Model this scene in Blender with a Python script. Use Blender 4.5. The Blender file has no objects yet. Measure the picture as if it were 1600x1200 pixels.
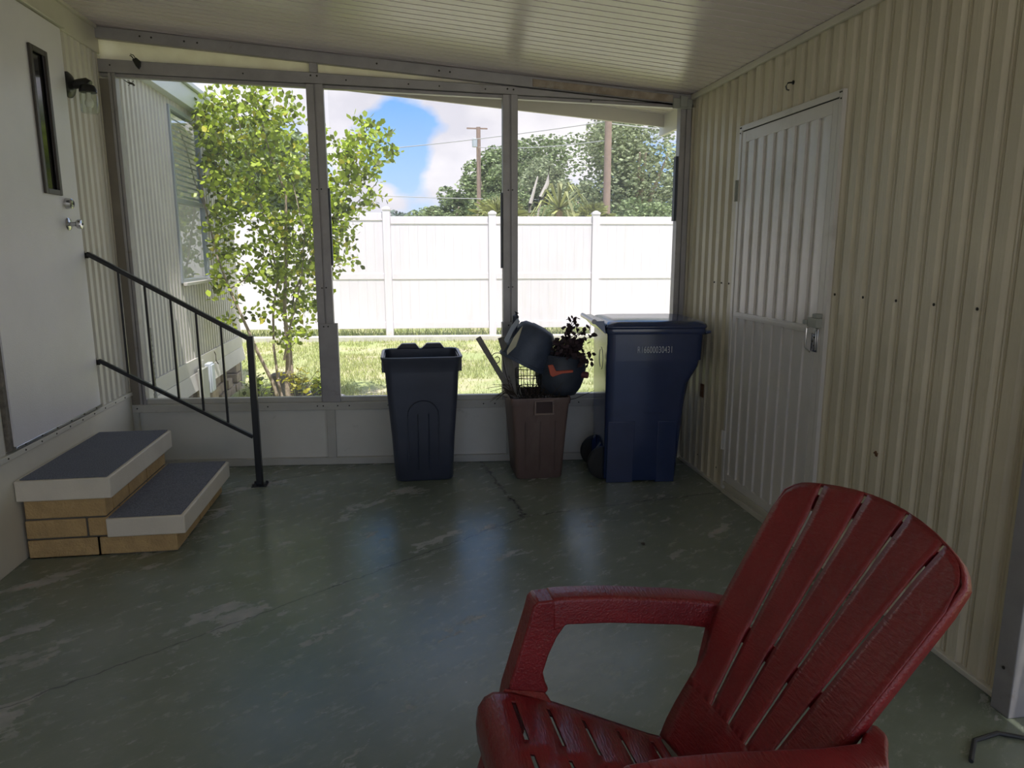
import bpy, bmesh, math, random
from mathutils import Vector, Matrix, noise
random.seed(7)
SC = bpy.context.scene
COL = SC.collection
# ------------------------------------------------------------------ camera
PIT, YAW, ROLL, FPX, CH = 0.1849, 0.1456, -0.0011, 1115.34, 1.5
_F = Vector((math.sin(YAW)*math.cos(PIT), math.cos(YAW)*math.cos(PIT), -math.sin(PIT)))
_R = Vector((math.cos(YAW), -math.sin(YAW), 0)); _U = _R.cross(_F)
_c, _s = math.cos(ROLL), math.sin(ROLL)
_R, _U = _c*_R+_s*_U, -_s*_R+_c*_U
cam = bpy.data.cameras.new('camera'); camo = bpy.data.objects.new('camera', cam); COL.objects.link(camo)
cam.sensor_width = 36; cam.lens = FPX*36/1600; cam.clip_start = .02; cam.clip_end = 500
M = Matrix((( _R.x, _U.x, -_F.x, 0), (_R.y, _U.y, -_F.y, 0), (_R.z, _U.z, -_F.z, CH), (0, 0, 0, 1)))
camo.matrix_world = M; SC.camera = camo
# ------------------------------------------------------------------ view, sun, sky
SC.view_settings.view_transform = 'Standard'; SC.view_settings.look = 'None'
SC.view_settings.gamma = 1; SC.view_settings.use_curve_mapping = False
SC.view_settings.exposure = 0.72
SC.cycles.max_bounces = 10; SC.cycles.diffuse_bounces = 6; SC.cycles.transparent_max_bounces = 16
SC.cycles.sample_clamp_indirect = 8
sun = bpy.data.lights.new('sun', 'SUN'); sun.energy = 4.0; sun.angle = .01; sun.color = (1, .95, .92)
suno = bpy.data.objects.new('sun', sun); COL.objects.link(suno)
SUN = Vector((.06, -.34, .94)).normalized()
suno.rotation_euler = SUN.to_track_quat('Z', 'Y').to_euler(); suno.location = (0, -2, 12)

class NT:
    def __init__(s, tree): s.t = tree; s.N = tree.nodes; s.L = tree.links; s.N.clear()
    def n(s, ty, **k):
        o = s.N.new(ty)
        for a, v in k.items():
            if a.startswith('i_'):
                key = a[2:]; key = int(key) if key.isdigit() else key.replace('_', ' ')
                if isinstance(v, bpy.types.NodeSocket): s.L.new(v, o.inputs[key])
                else: o.inputs[key].default_value = v
            else: setattr(o, a, v)
        return o
    def ramp(s, fac, stops, mode='LINEAR'):
        r = s.N.new('ShaderNodeValToRGB'); s.L.new(fac, r.inputs[0]); e = r.color_ramp.elements
        r.color_ramp.interpolation = mode
        e[0].position, e[0].color = stops[0][0], c4(stops[0][1]); e[1].position, e[1].color = stops[1][0], c4(stops[1][1])
        for p, c in stops[2:]: q = e.new(p); q.color = c4(c)
        return r.outputs[0]
    def mix(s, f, a, b, mode='MIX'):
        m = s.N.new('ShaderNodeMix'); m.data_type = 'RGBA'; m.blend_type = mode
        for k, v in ((0, f), (6, a), (7, b)):
            if isinstance(v, bpy.types.NodeSocket): s.L.new(v, m.inputs[k])
            else: m.inputs[k].default_value = c4(v) if k else v
        return m.outputs[2]
    def math(s, op, a, b=0.0, c=None):
        m = s.N.new('ShaderNodeMath'); m.operation = op
        for k, v in ((0, a), (1, b), (2, c)):
            if v is None: continue
            if isinstance(v, bpy.types.NodeSocket): s.L.new(v, m.inputs[k])
            else: m.inputs[k].default_value = v
        return m.outputs[0]
def c4(c):
    if isinstance(c, (int, float)): return (c, c, c, 1)
    return tuple(c) if len(c) == 4 else (c[0], c[1], c[2], 1)
def lin(r, g, b):
    f = lambda v: (v/255/12.92) if v/255 <= .04045 else ((v/255+.055)/1.055)**2.4
    return (f(r), f(g), f(b), 1)

# open blue and piled cloud low in the north (direction, angular size, density)
CLOUDS = [((.006, .989, .150), .085, -.22), ((.0, .994, .10), .06, -.14), ((.070, .982, .176), .08, .20), ((.051, .992, .115), .05, .16), ((-.058, .983, .172), .065, .14), ((-.18, .96, .20), .22, .14), ((.185, .968, .166), .13, .18), ((-.05, .996, .07), .06, .10)]
w = bpy.data.worlds.new('sky'); SC.world = w; w.use_nodes = True
T = NT(w.node_tree)
tc = T.n('ShaderNodeTexCoord'); sp = T.n('ShaderNodeSeparateXYZ', i_Vector=tc.outputs['Generated'])
base = T.ramp(sp.outputs[2], [(0, (.45, .50, .56)), (.02, (.50, .66, .86)), (.22, (.13, .37, .82)), (.7, (.10, .28, .68))])
mp = T.n('ShaderNodeMapping', i_Vector=tc.outputs['Generated'], i_Scale=(1, 1, 1.7), i_Location=(3.1, .2, 1.35))
n1 = T.n('ShaderNodeTexNoise', i_Vector=mp.outputs[0], i_Scale=4.2, i_Detail=9.0, i_Roughness=.52)
# clear gap of blue low in the north
gap = T.n('ShaderNodeVectorMath', operation='DISTANCE'); T.L.new(tc.outputs['Generated'], gap.inputs[0]); gap.inputs[1].default_value = Vector((.005, .985, .145)).normalized()
gf = T.n('ShaderNodeMapRange', i_Value=gap.outputs['Value']); gf.inputs[1].default_value = .0; gf.inputs[2].default_value = .17; gf.inputs[3].default_value = -.13; gf.inputs[4].default_value = .10
def near(v, rad, amp):
    dd = T.n('ShaderNodeVectorMath', operation='DISTANCE'); T.L.new(tc.outputs['Generated'], dd.inputs[0]); dd.inputs[1].default_value = v
    m = T.n('ShaderNodeMapRange', i_Value=dd.outputs['Value']); m.inputs[1].default_value = 0; m.inputs[2].default_value = rad; m.inputs[3].default_value = amp; m.inputs[4].default_value = 0; return m.outputs[0]
dens = T.math('ADD', n1.outputs[0], .025)
for v, rad, amp in CLOUDS: dens = T.math('ADD', dens, near(v, rad, amp))
cl = T.ramp(dens, [(.47, (0, 0, 0)), (.56, (1, 1, 1))])
n2 = T.n('ShaderNodeTexNoise', i_Vector=mp.outputs[0], i_Scale=7.0, i_Detail=5.0)
ccol = T.ramp(n2.outputs[0], [(.35, (.62, .61, .68)), (.62, (.88, .85, .88))])
skyc = T.mix(cl, base, ccol)
bg = T.n('ShaderNodeBackground', i_Color=skyc, i_Strength=.86)
T.L.new(bg.outputs[0], T.n('ShaderNodeOutputWorld').inputs[0])

# ------------------------------------------------------------------ materials
MATS = {}
def pbr(name, col, rough=.6, metal=0, var=.0, vscale=3, bump=0, bscale=60, spec=.5, dirt=None, dscale=4, dlo=.55, dhi=.75, stretch=(1, 1, 1), bstretch=(1, 1, 1), trans=0, coat=0, rvar=0, island=0):
    if name in MATS: return MATS[name]
    m = bpy.data.materials.new(name); m.use_nodes = True; T = NT(m.node_tree)
    tc = T.n('ShaderNodeTexCoord'); geo = T.n('ShaderNodeNewGeometry')
    P = geo.outputs['Position']
    b = T.n('ShaderNodeBsdfPrincipled', i_Roughness=rough, i_Metallic=metal)
    b.inputs['Specular IOR Level'].default_value = spec
    if coat: b.inputs['Coat Weight'].default_value = coat; b.inputs['Coat Roughness'].default_value = .08
    mp = T.n('ShaderNodeMapping', i_Vector=P, i_Scale=stretch)
    nz = T.n('ShaderNodeTexNoise', i_Vector=mp.outputs[0], i_Scale=float(vscale), i_Detail=6.0, i_Roughness=.6)
    c = c4(col)
    src = nz.outputs[0]
    if island: src = T.math('ADD', T.math('MULTIPLY', geo.outputs['Random Per Island'], .8), T.math('MULTIPLY', nz.outputs[0], .2))
    if var or island:
        v = var or island
        lo = tuple(max(0, x*(1-v)) for x in c[:3]); hi = tuple(min(1, x*(1+v)) for x in c[:3])
        out = T.ramp(src, [(.3 if not island else .1, lo), (.7 if not island else .9, hi)])
    else:
        out = T.mix(0.0, c, c)
    if dirt is not None:
        nd = T.n('ShaderNodeTexNoise', i_Vector=mp.outputs[0], i_Scale=float(dscale), i_Detail=10.0, i_Roughness=.7)
        f = T.ramp(nd.outputs[0], [(dlo, (0, 0, 0)), (dhi, (1, 1, 1))])
        out = T.mix(f, out, dirt)
    T.L.new(out, b.inputs['Base Color'])
    if rvar:
        T.L.new(T.math('ADD', T.math('MULTIPLY', nz.outputs[0], rvar), rough-rvar*.5), b.inputs['Roughness'])
    if bump:
        mb = T.n('ShaderNodeMapping', i_Vector=P, i_Scale=bstretch)
        nb = T.n('ShaderNodeTexNoise', i_Vector=mb.outputs[0], i_Scale=float(bscale), i_Detail=4.0)
        bp = T.n('ShaderNodeBump', i_Strength=bump, i_Distance=.01, i_Height=nb.outputs[0])
        T.L.new(bp.outputs[0], b.inputs['Normal'])
    surf = b.outputs[0]
    if trans:
        tr = T.n('ShaderNodeBsdfTranslucent'); T.L.new(out, tr.inputs[0])
        mx = T.n('ShaderNodeMixShader', i_0=float(trans)); T.L.new(surf, mx.inputs[1]); T.L.new(tr.outputs[0], mx.inputs[2]); surf = mx.outputs[0]
    T.L.new(surf, T.n('ShaderNodeOutputMaterial').inputs[0])
    MATS[name] = m; return m

SIDING = pbr('cream_siding', (.60, .545, .41), .38, var=.08, vscale=2.5, bump=.25, bscale=90, bstretch=(1, 1, .06), dirt=(.42, .36, .22), dscale=1.6, dlo=.6, dhi=.9)
SIDEL = pbr('pale_siding', (.61, .58, .50), .42, var=.07, vscale=2.5, bump=.2, bscale=90, bstretch=(1, 1, .06))
SIDEX = pbr('exterior_siding', (.54, .52, .48), .45, var=.08, vscale=4, bump=.2, bscale=90, bstretch=(1, 1, .06))
TRIMC = pbr('cream_trim', (.58, .55, .46), .4, var=.06, dirt=(.25, .2, .12), dscale=6, dlo=.66, dhi=.85)
CEIL = pbr('ceiling_pan_paint', (.68, .61, .60), .27, spec=.7, var=.07, vscale=1.5, stretch=(.4, 2, 1), dirt=(.45, .38, .26), dscale=2.5, dlo=.58, dhi=.9, bump=.04, bscale=14)
ALU = pbr('weathered_aluminium', (.33, .315, .315), .42, metal=.25, var=.12, vscale=7, bump=.05, bscale=60, dirt=(.22, .19, .15), dscale=9, dlo=.6, dhi=.8)
SILLM = pbr('painted_sill_metal', (.50, .485, .43), .45, var=.08, vscale=6, dirt=(.28, .25, .2), dscale=9, dlo=.6, dhi=.8)
KICK = pbr('painted_kick_panel', (.66, .64, .57), .5, var=.07, vscale=2, dirt=(.3, .27, .2), dscale=7, dlo=.62, dhi=.85)
SKIRT = pbr('cream_skirt_panel', (.62, .58, .47), .5, var=.06, vscale=2, dirt=(.34, .30, .17), dscale=2.5, dlo=.58, dhi=.9)
DOORW = pbr('white_embossed_door', (.66, .64, .65), .38, var=.05, vscale=2, bump=.12, bscale=130, dirt=(.45, .42, .36), dscale=1.2, dlo=.6, dhi=.95)
DOORA = pbr('aluminium_door_white', (.66, .63, .59), .30, var=.04, vscale=3, dirt=(.40, .38, .30), dscale=1.8, dlo=.55, dhi=.9)
DARKM = pbr('dark_gap', (.015, .014, .012), .7)
BLACKM = pbr('black_painted_metal', (.012, .012, .013), .33, var=.2, bump=.05, bscale=150)
CHROME = pbr('brushed_steel', (.62, .62, .63), .22, metal=1, var=.08)
SCREW = pbr('dark_screw', (.035, .03, .025), .5, metal=.4)
BRICK = pbr('ochre_concrete_brick', (.50, .335, .145), .85, var=.16, vscale=11, bump=.6, bscale=110, dirt=(.62, .47, .27), dscale=30, dlo=.6, dhi=.8)
MORTAR = pbr('grey_mortar', (.13, .115, .09), .9, var=.2, bump=.3, bscale=90)
SLAB = pbr('painted_step_slab', (.68, .62, .50), .6, var=.06, vscale=5, bump=.15, bscale=120, dirt=(.16, .12, .09), dscale=16, dlo=.66, dhi=.8)
CARPET = pbr('grey_outdoor_carpet', (.215, .225, .265), .95, var=.38, vscale=160, bump=.8, bscale=420, spec=.1, dirt=(.25, .26, .29), dscale=9, dlo=.5, dhi=.9)
BINBLK = pbr('black_bin_plastic', (.045, .052, .078), .30, var=.2, vscale=4, bump=.05, bscale=200, rvar=.1)  # bluish lift of the black stands in for lens veil
BINBRN = pbr('brown_bin_plastic', (.135, .088, .076), .55, var=.15, vscale=6, bump=.05, bscale=120, dirt=(.19, .14, .12), dscale=8, dlo=.5, dhi=.8, stretch=(1, 1, .4))
CART = pbr('navy_cart_plastic', (.020, .037, .110), .17, var=.12, vscale=5, bump=.02, bscale=120, spec=.8)  # navy raised to carry the veiling haze over the cart
RUBBER = pbr('black_rubber', (.012, .012, .012), .7)
CHAIRM = pbr('red_weathered_plastic', (.19, .014, .017), .28, var=.22, vscale=7, bump=.30, bscale=170, bstretch=(1, .25, 1), dirt=(.16, .035, .03), dscale=14, dlo=.55, dhi=.8)
GLAZE = pbr('bluegrey_pot_plastic', (.055, .075, .12), .5, var=.25, vscale=14, bump=.1, bscale=80)
POTD = pbr('dark_pot_plastic', (.05, .062, .085), .55, var=.3, vscale=10)
WOODG = pbr('weathered_grey_wood', (.21, .20, .18), .8, var=.25, vscale=12, bump=.3, bscale=60, stretch=(3, 3, .6))
CARD = pbr('cream_board', (.58, .56, .42), .7, var=.08)
ORANGE = pbr('faded_orange_plastic', (.55, .10, .05), .5, var=.15, vscale=12)
TWIG = pbr('dry_twig', (.06, .045, .035), .9, var=.3, vscale=20)
DEADLEAF = pbr('withered_leaf', (.05, .028, .034), .8, island=.5)
FENCE = pbr('white_vinyl', (.82, .775, .83), .35, var=.03, vscale=3, dirt=(.7, .68, .66), dscale=1.3, dlo=.55, dhi=.9, stretch=(6, 6, .5))
CURB = pbr('pale_concrete', (.60, .57, .52), .85, var=.12, vscale=9, bump=.3, bscale=60)
BARK = pbr('pale_bark', (.42, .34, .27), .85, var=.3, vscale=18, bump=.5, bscale=50)
LEAFA = pbr('shrub_leaf', (.33, .42, .045), .4, island=.78, trans=.38)
LEAFY = pbr('yellow_leaf', (.55, .52, .06), .5, island=.4, trans=.4)
OAKL = pbr('oak_foliage', (.25, .32, .15), .7, island=.55, trans=.25)
OAKL2 = pbr('hazy_oak_foliage', (.30, .35, .20), .7, island=.5, trans=.25)  # haze over the far trees paled into this and the oak colour above
PALML = pbr('palmetto_foliage', (.34, .36, .14), .6, island=.6, trans=.25)
FARWOOD = pbr('pole_wood', (.33, .24, .20), .9, var=.15, vscale=6)
DEADW = pbr('bleached_wood', (.60, .55, .50), .9, var=.15)
WIRE = pbr('grey_cable', (.45, .45, .47), .6)
ROCK = pbr('grey_rock', (.22, .22, .25), .9, var=.35, vscale=20, bump=.5, bscale=30)
BLOCK = pbr('weathered_stone_block', (.36, .29, .21), .9, var=.35, vscale=13, bump=.5, bscale=60)
GREYBOX = pbr('grey_utility_plastic', (.50, .55, .60), .5, var=.05)
GREYBOX2 = pbr('grey_painted_steel', (.33, .34, .30), .5, var=.08)
BLIND = pbr('blind_slat_plastic', (.86, .87, .86), .4, trans=.3)
INTER = pbr('dark_interior', (.06, .07, .07), .8)
ROOFW = pbr('white_roof_metal', (.66, .70, .74), .35, var=.04)
OVER = pbr('beige_overhang_paint', (.52, .48, .42), .5, var=.05)
CREAMBOARD = pbr('bright_fascia', (.70, .68, .60), .5, var=.04)
RUST = pbr('rusty_stain', (.13, .055, .02), .9, var=.3, vscale=20)
CLOTH = pbr('dark_cable_rubber', (.02, .02, .02), .6)
WHITEPR = pbr('white_print', (.55, .58, .64), .6)
GRASSB = pbr('grass_blades', (.46, .50, .20), .6, island=.45, trans=.35)

def mat_floor():
    m = bpy.data.materials.new('worn_green_floor_paint'); m.use_nodes = True; T = NT(m.node_tree)
    geo = T.n('ShaderNodeNewGeometry'); P = geo.outputs['Position']
    b = T.n('ShaderNodeBsdfPrincipled'); b.inputs['Specular IOR Level'].default_value = .5
    nb = T.n('ShaderNodeTexNoise', i_Vector=P, i_Scale=1.3, i_Detail=6.0, i_Roughness=.6)
    base = T.ramp(nb.outputs[0], [(.32, (.130, .155, .108)), (.52, (.185, .212, .165)), (.72, (.240, .262, .215))])
    # scuffs: fine grey rubbed lines
    mr = T.n('ShaderNodeMapping', i_Vector=P, i_Rotation=(0, 0, -.62)); mp = T.n('ShaderNodeMapping', i_Vector=mr.outputs[0], i_Scale=(.9, 1.9, 1))
    ns = T.n('ShaderNodeTexNoise', i_Vector=mp.outputs[0], i_Scale=9.0, i_Detail=12.0, i_Roughness=.75)
    sc = T.ramp(ns.outputs[0], [(.48, (0, 0, 0)), (.75, (.5, .5, .5))])
    c = T.mix(sc, base, (.33, .355, .305))
    # chipped bare patches
    mp2 = T.n('ShaderNodeMapping', i_Vector=mr.outputs[0], i_Scale=(.8, 1.9, 1))
    dn = T.n('ShaderNodeTexNoise', i_Vector=P, i_Scale=14.0, i_Detail=4.0)
    vv = T.n('ShaderNodeVectorMath', operation='MULTIPLY_ADD'); T.L.new(dn.outputs[1], vv.inputs[0]); vv.inputs[1].default_value = (.10, .10, .1); T.L.new(mp2.outputs[0], vv.inputs[2])
    npch = T.n('ShaderNodeTexNoise', i_Vector=vv.outputs[0], i_Scale=2.7, i_Detail=12.0, i_Roughness=.64)
    big = T.n('ShaderNodeTexNoise', i_Vector=P, i_Scale=.9, i_Detail=2.0)
    sx = T.n('ShaderNodeSeparateXYZ', i_Vector=P)
    # more wear on the left / near part of the slab
    wear = T.n('ShaderNodeMapRange', i_Value=sx.outputs[0]); wear.inputs[1].default_value = 1.2; wear.inputs[2].default_value = -1.6; wear.inputs[3].default_value = -.035; wear.inputs[4].default_value = .04
    d = T.math('ADD', T.math('ADD', npch.outputs[0], wear.outputs[0]), T.math('MULTIPLY', T.math('SUBTRACT', big.outputs[0], .5), .22))
    pm = T.ramp(d, [(.610, (0, 0, 0)), (.628, (.55, .55, .55)), (.67, (.9, .9, .9))])
    pc = T.ramp(dn.outputs[0], [(.4, (.34, .34, .32)), (.6, (.46, .45, .43)), (.7, (.44, .33, .28))])
    c = T.mix(pm, c, pc)
    # small flecks
    nf = T.n('ShaderNodeTexNoise', i_Vector=mp.outputs[0], i_Scale=30.0, i_Detail=3.0, i_Roughness=.5)
    fm = T.ramp(nf.outputs[0], [(.745, (0, 0, 0)), (.765, (1, 1, 1))])
    c = T.mix(fm, c, (.42, .42, .40))
    # hairline cracks
    vo = T.n('ShaderNodeTexVoronoi', feature='DISTANCE_TO_EDGE', i_Vector=vv.outputs[0], i_Scale=.33)
    cm = T.ramp(vo.outputs['Distance'], [(.0, (1, 1, 1)), (.0013, (0, 0, 0))])
    c = T.mix(cm, c, (.04, .045, .04))
    T.L.new(c, b.inputs['Base Color'])
    rr = T.math('ADD', T.math('MULTIPLY', ns.outputs[0], .30), .10)
    T.L.new(T.math('ADD', rr, T.math('MULTIPLY', pm, .25)), b.inputs['Roughness'])
    bh = T.math('SUBTRACT', T.math('MULTIPLY', ns.outputs[0], .3), T.math('MULTIPLY', pm, .3))
    bp = T.n('ShaderNodeBump', i_Strength=.25, i_Distance=.006, i_Height=bh); T.L.new(bp.outputs[0], b.inputs['Normal'])
    T.L.new(b.outputs[0], T.n('ShaderNodeOutputMaterial').inputs[0]); return m
FLOORM = mat_floor()

def mat_grass():
    m = bpy.data.materials.new('lawn_soil'); m.use_nodes = True; T = NT(m.node_tree)
    geo = T.n('ShaderNodeNewGeometry'); P = geo.outputs['Position']
    b = T.n('ShaderNodeBsdfPrincipled', i_Roughness=.9)
    n1 = T.n('ShaderNodeTexNoise', i_Vector=P, i_Scale=1.1, i_Detail=7.0, i_Roughness=.65)
    n2 = T.n('ShaderNodeTexNoise', i_Vector=P, i_Scale=35.0, i_Detail=4.0)
    c = T.ramp(n1.outputs[0], [(.36, (.62, .52, .38)), (.46, (.48, .46, .24)), (.6, (.36, .42, .16))])
    c = T.mix(T.ramp(n2.outputs[0], [(.3, (0, 0, 0)), (.7, (.6, .6, .6))]), c, (.26, .30, .12))
    T.L.new(c, b.inputs['Base Color']); T.L.new(b.outputs[0], T.n('ShaderNodeOutputMaterial').inputs[0]); return m
LAWN = mat_grass()

def mat_screen():
    m = bpy.data.materials.new('insect_screen_mesh'); m.use_nodes = True; T = NT(m.node_tree)
    geo = T.n('ShaderNodeNewGeometry')
    nz = T.n('ShaderNodeTexNoise', i_Vector=geo.outputs['Position'], i_Scale=1.4, i_Detail=4.0)
    sx = T.n('ShaderNodeSeparateXYZ', i_Vector=geo.outputs['Position']); gx = T.n('ShaderNodeMapRange', i_Value=sx.outputs[0]); gx.inputs[1].default_value = -1.2; gx.inputs[2].default_value = .6; gx.inputs[3].default_value = .55; gx.inputs[4].default_value = 1
    f = T.math('MULTIPLY', T.ramp(nz.outputs[0], [(.3, (.10, .10, .10)), (.7, (.22, .22, .22))]), gx.outputs[0])  # dusty mesh, with haze put into its opacity, thicker towards the right bays
    d = T.n('ShaderNodeBsdfDiffuse', i_Color=(.78, .77, .86, 1)); t = T.n('ShaderNodeBsdfTransparent'); tl = T.n('ShaderNodeBsdfTranslucent', i_Color=(.78, .77, .86, 1))
    a = T.n('ShaderNodeMixShader', i_0=.5); T.L.new(d.outputs[0], a.inputs[1]); T.L.new(tl.outputs[0], a.inputs[2])
    x = T.n('ShaderNodeMixShader'); T.L.new(f, x.inputs[0]); T.L.new(t.outputs[0], x.inputs[1]); T.L.new(a.outputs[0], x.inputs[2])
    T.L.new(x.outputs[0], T.n('ShaderNodeOutputMaterial').inputs[0]); return m
SCREENM = mat_screen()
def mat_glass(name, tint=(1, 1, 1), fr=1.5, rough=.02):
    m = bpy.data.materials.new(name); m.use_nodes = True; T = NT(m.node_tree)
    fz = T.n('ShaderNodeFresnel', i_IOR=fr); t = T.n('ShaderNodeBsdfTransparent', i_Color=c4(tint)); g = T.n('ShaderNodeBsdfGlossy', i_Roughness=rough)
    ge = T.n('ShaderNodeNewGeometry'); fac = T.math('MULTIPLY', fz.outputs[0], T.math('SUBTRACT', 1.0, ge.outputs['Backfacing']))
    x = T.n('ShaderNodeMixShader'); T.L.new(fac, x.inputs[0]); T.L.new(t.outputs[0], x.inputs[1]); T.L.new(g.outputs[0], x.inputs[2])
    T.L.new(x.outputs[0], T.n('ShaderNodeOutputMaterial').inputs[0]); return m
GLASS = mat_glass('window_glass', (.9, .93, .93), 1.9)
JARGL = mat_glass('clear_jar_glass', (.95, .97, .95), 1.4)
def mat_frieze():
    m = bpy.data.materials.new('translucent_cream_panel'); m.use_nodes = True; T = NT(m.node_tree)
    geo = T.n('ShaderNodeNewGeometry'); nz = T.n('ShaderNodeTexNoise', i_Vector=geo.outputs['Position'], i_Scale=9.0, i_Detail=6.0)
    c = T.ramp(nz.outputs[0], [(.35, (.90, .86, .80)), (.65, (.97, .94, .88))])
    d = T.n('ShaderNodeBsdfDiffuse'); tl = T.n('ShaderNodeBsdfTranslucent'); T.L.new(c, d.inputs[0]); T.L.new(c, tl.inputs[0])
    x = T.n('ShaderNodeMixShader', i_0=.85); T.L.new(d.outputs[0], x.inputs[1]); T.L.new(tl.outputs[0], x.inputs[2])
    T.L.new(x.outputs[0], T.n('ShaderNodeOutputMaterial').inputs[0]); return m
FRIEZEM = mat_frieze()

# ------------------------------------------------------------------ helpers
WM = {}
def tag(o, label=None, cat=None, group=None, kind=None):
    if label: o['label'] = label
    if cat: o['category'] = cat
    if group: o['group'] = group
    if kind: o['kind'] = kind
    return o
def empty(name, loc, rz=0, rot=None, **k):
    o = bpy.data.objects.new(name, None); COL.objects.link(o); o.empty_display_size = .1
    o.location = loc; o.rotation_euler = rot if rot else (0, 0, rz)
    WM[o.name] = Matrix.Translation(Vector(loc)) @ o.rotation_euler.to_matrix().to_4x4()
    return tag(o, **k)
def islands(bm):
    seen = set(); out = []
    for v in bm.verts:
        if v in seen: continue
        st = [v]; seen.add(v); isl = []
        while st:
            q = st.pop(); isl.append(q)
            for e in q.link_edges:
                o = e.other_vert(q)
                if o not in seen: seen.add(o); st.append(o)
        out.append(set(isl))
    return out
def objs(name, bm, mat, parent=None, **k):
    """one object for each loose piece of the bmesh"""
    bm.verts.ensure_lookup_table(); got = []
    sets = [sorted(v.index for v in i) for i in (bm.verts.index_update(), islands(bm))[1]]
    for ids in sets:
        keep = set(ids); c = bm.copy(); c.verts.ensure_lookup_table()
        bmesh.ops.delete(c, geom=[v for v in c.verts if v.index not in keep], context='VERTS')
        got.append(obj(name, c, mat, parent, **k))
    bm.free(); return got
def obj(name, bm, mat, parent=None, local=False, smooth=40, bevel=0, seg=2, base=None, solid=0, sub=0, **k):
    """link a bmesh as one object; geometry is given in world space (or the parent's with local=True)"""
    pm = WM[parent.name] if parent else Matrix.Identity(4)
    if local: bm.transform(pm)
    if parent is None or base is not None:
        vs = [v.co for v in bm.verts]
        if base is None: base = Vector(((min(v.x for v in vs)+max(v.x for v in vs))/2, (min(v.y for v in vs)+max(v.y for v in vs))/2, min(v.z for v in vs)))
    wm = Matrix.Translation(base) if parent is None else pm.copy()
    bm.transform(wm.inverted())
    bmesh.ops.recalc_face_normals(bm, faces=bm.faces)
    me = bpy.data.meshes.new(name); bm.to_mesh(me); bm.free()
    for p in me.polygons: p.use_smooth = True
    me.set_sharp_from_angle(angle=math.radians(smooth))
    me.materials.append(mat)
    o = bpy.data.objects.new(name, me); COL.objects.link(o)
    if parent: o.parent = parent
    else: o.location = base
    WM[o.name] = wm
    if solid: md = o.modifiers.new('thickness', 'SOLIDIFY'); md.thickness = solid; md.offset = 0
    if bevel: md = o.modifiers.new('bevel', 'BEVEL'); md.width = bevel; md.segments = seg; md.limit_method = 'ANGLE'; md.angle_limit = .6
    if sub: md = o.modifiers.new('subdivision', 'SUBSURF'); md.levels = sub; md.render_levels = sub
    return tag(o, **k)
def struct(name, bm, mat, parent=None, **k):
    o = obj(name, bm, mat, parent, **k)
    if parent is None: o['kind'] = 'structure'
    return o
def B(): return bmesh.new()
def box(bm, lo, hi, mat=None):
    c = [(x, y, z) for x in (lo[0], hi[0]) for y in (lo[1], hi[1]) for z in (lo[2], hi[2])]
    vs = [bm.verts.new((mat @ Vector(p)) if mat else p) for p in c]
    for f in ((0, 1, 3, 2), (4, 6, 7, 5), (0, 4, 5, 1), (2, 3, 7, 6), (0, 2, 6, 4), (1, 5, 7, 3)): bm.faces.new([vs[i] for i in f])
    return bm
def bx(lo, hi, mat=None): return box(B(), lo, hi, mat)
def hexa(bm, bot, top):
    """8-corner solid: bottom ring and top ring of four points"""
    a = [bm.verts.new(p) for p in bot]; b = [bm.verts.new(p) for p in top]
    bm.faces.new(a[::-1]); bm.faces.new(b)
    for i in range(4): bm.faces.new((a[i], a[(i+1) % 4], b[(i+1) % 4], b[i]))
    return bm
def loft(bm, rings, cap0=True, cap1=True, close=True):
    R = [[bm.verts.new(p) for p in r] for r in rings]; n = len(R[0])
    for a, b in zip(R, R[1:]):
        for i in range(n if close else n-1): bm.faces.new((a[i], a[(i+1) % n], b[(i+1) % n], b[i]))
    if cap0: bm.faces.new(R[0][::-1])
    if cap1: bm.faces.new(R[-1])
    return bm
def frame(d, up=Vector((0, 0, 1))):
    d = d.normalized()
    if abs(d.dot(up)) > .98: up = Vector((1, 0, 0))
    s = d.cross(up).normalized(); u = s.cross(d).normalized(); return s, u
def tube(bm, pts, r, seg=8, cap=True):
    pts = [Vector(p) for p in pts]; rs = r if isinstance(r, (list, tuple)) else [r]*len(pts); rings = []
    for i, p in enumerate(pts):
        d = (pts[min(i+1, len(pts)-1)]-pts[max(i-1, 0)]); s, u = frame(d)
        rings.append([p+s*math.cos(a)*rs[i]+u*math.sin(a)*rs[i] for a in (2*math.pi*k/seg for k in range(seg))])
    return loft(bm, rings, cap, cap)
def bar(bm, a, b, w, h, up=Vector((0, 0, 1))):
    a, b = Vector(a), Vector(b); s, u = frame(b-a, up)
    q = lambda p: [p-s*w/2-u*h/2, p+s*w/2-u*h/2, p+s*w/2+u*h/2, p-s*w/2+u*h/2]
    return loft(bm, [q(a), q(b)])
def lathe(bm, prof, mat, seg=28, cap0=True, cap1=True):
    rings = [[mat @ Vector((r*math.cos(a), r*math.sin(a), z)) for a in (2*math.pi*k/seg for k in range(seg))] for r, z in prof]
    return loft(bm, rings, cap0, cap1)
def axmat(loc, d): return Matrix.Translation(Vector(loc)) @ Vector(d).to_track_quat('Z', 'Y').to_matrix().to_4x4()
def rrect(cx, cy, hx, hy, r, z, n=5):
    r = min(r, hx, hy); out = []
    for (sx, sy, a0) in ((1, 1, 0), (-1, 1, 90), (-1, -1, 180), (1, -1, 270)):
        for k in range(n+1):
            a = math.radians(a0+90*k/n); out.append(Vector((cx+sx*(hx-r)+r*math.cos(a), cy+sy*(hy-r)+r*math.sin(a), z)))
    return out
def screw_at(p, d, parent, r=.005):
    obj('screw', lathe(B(), [(r, 0), (r, .002), (r*.6, .0035)], axmat(p, d), 8), SCREW, parent)
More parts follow.
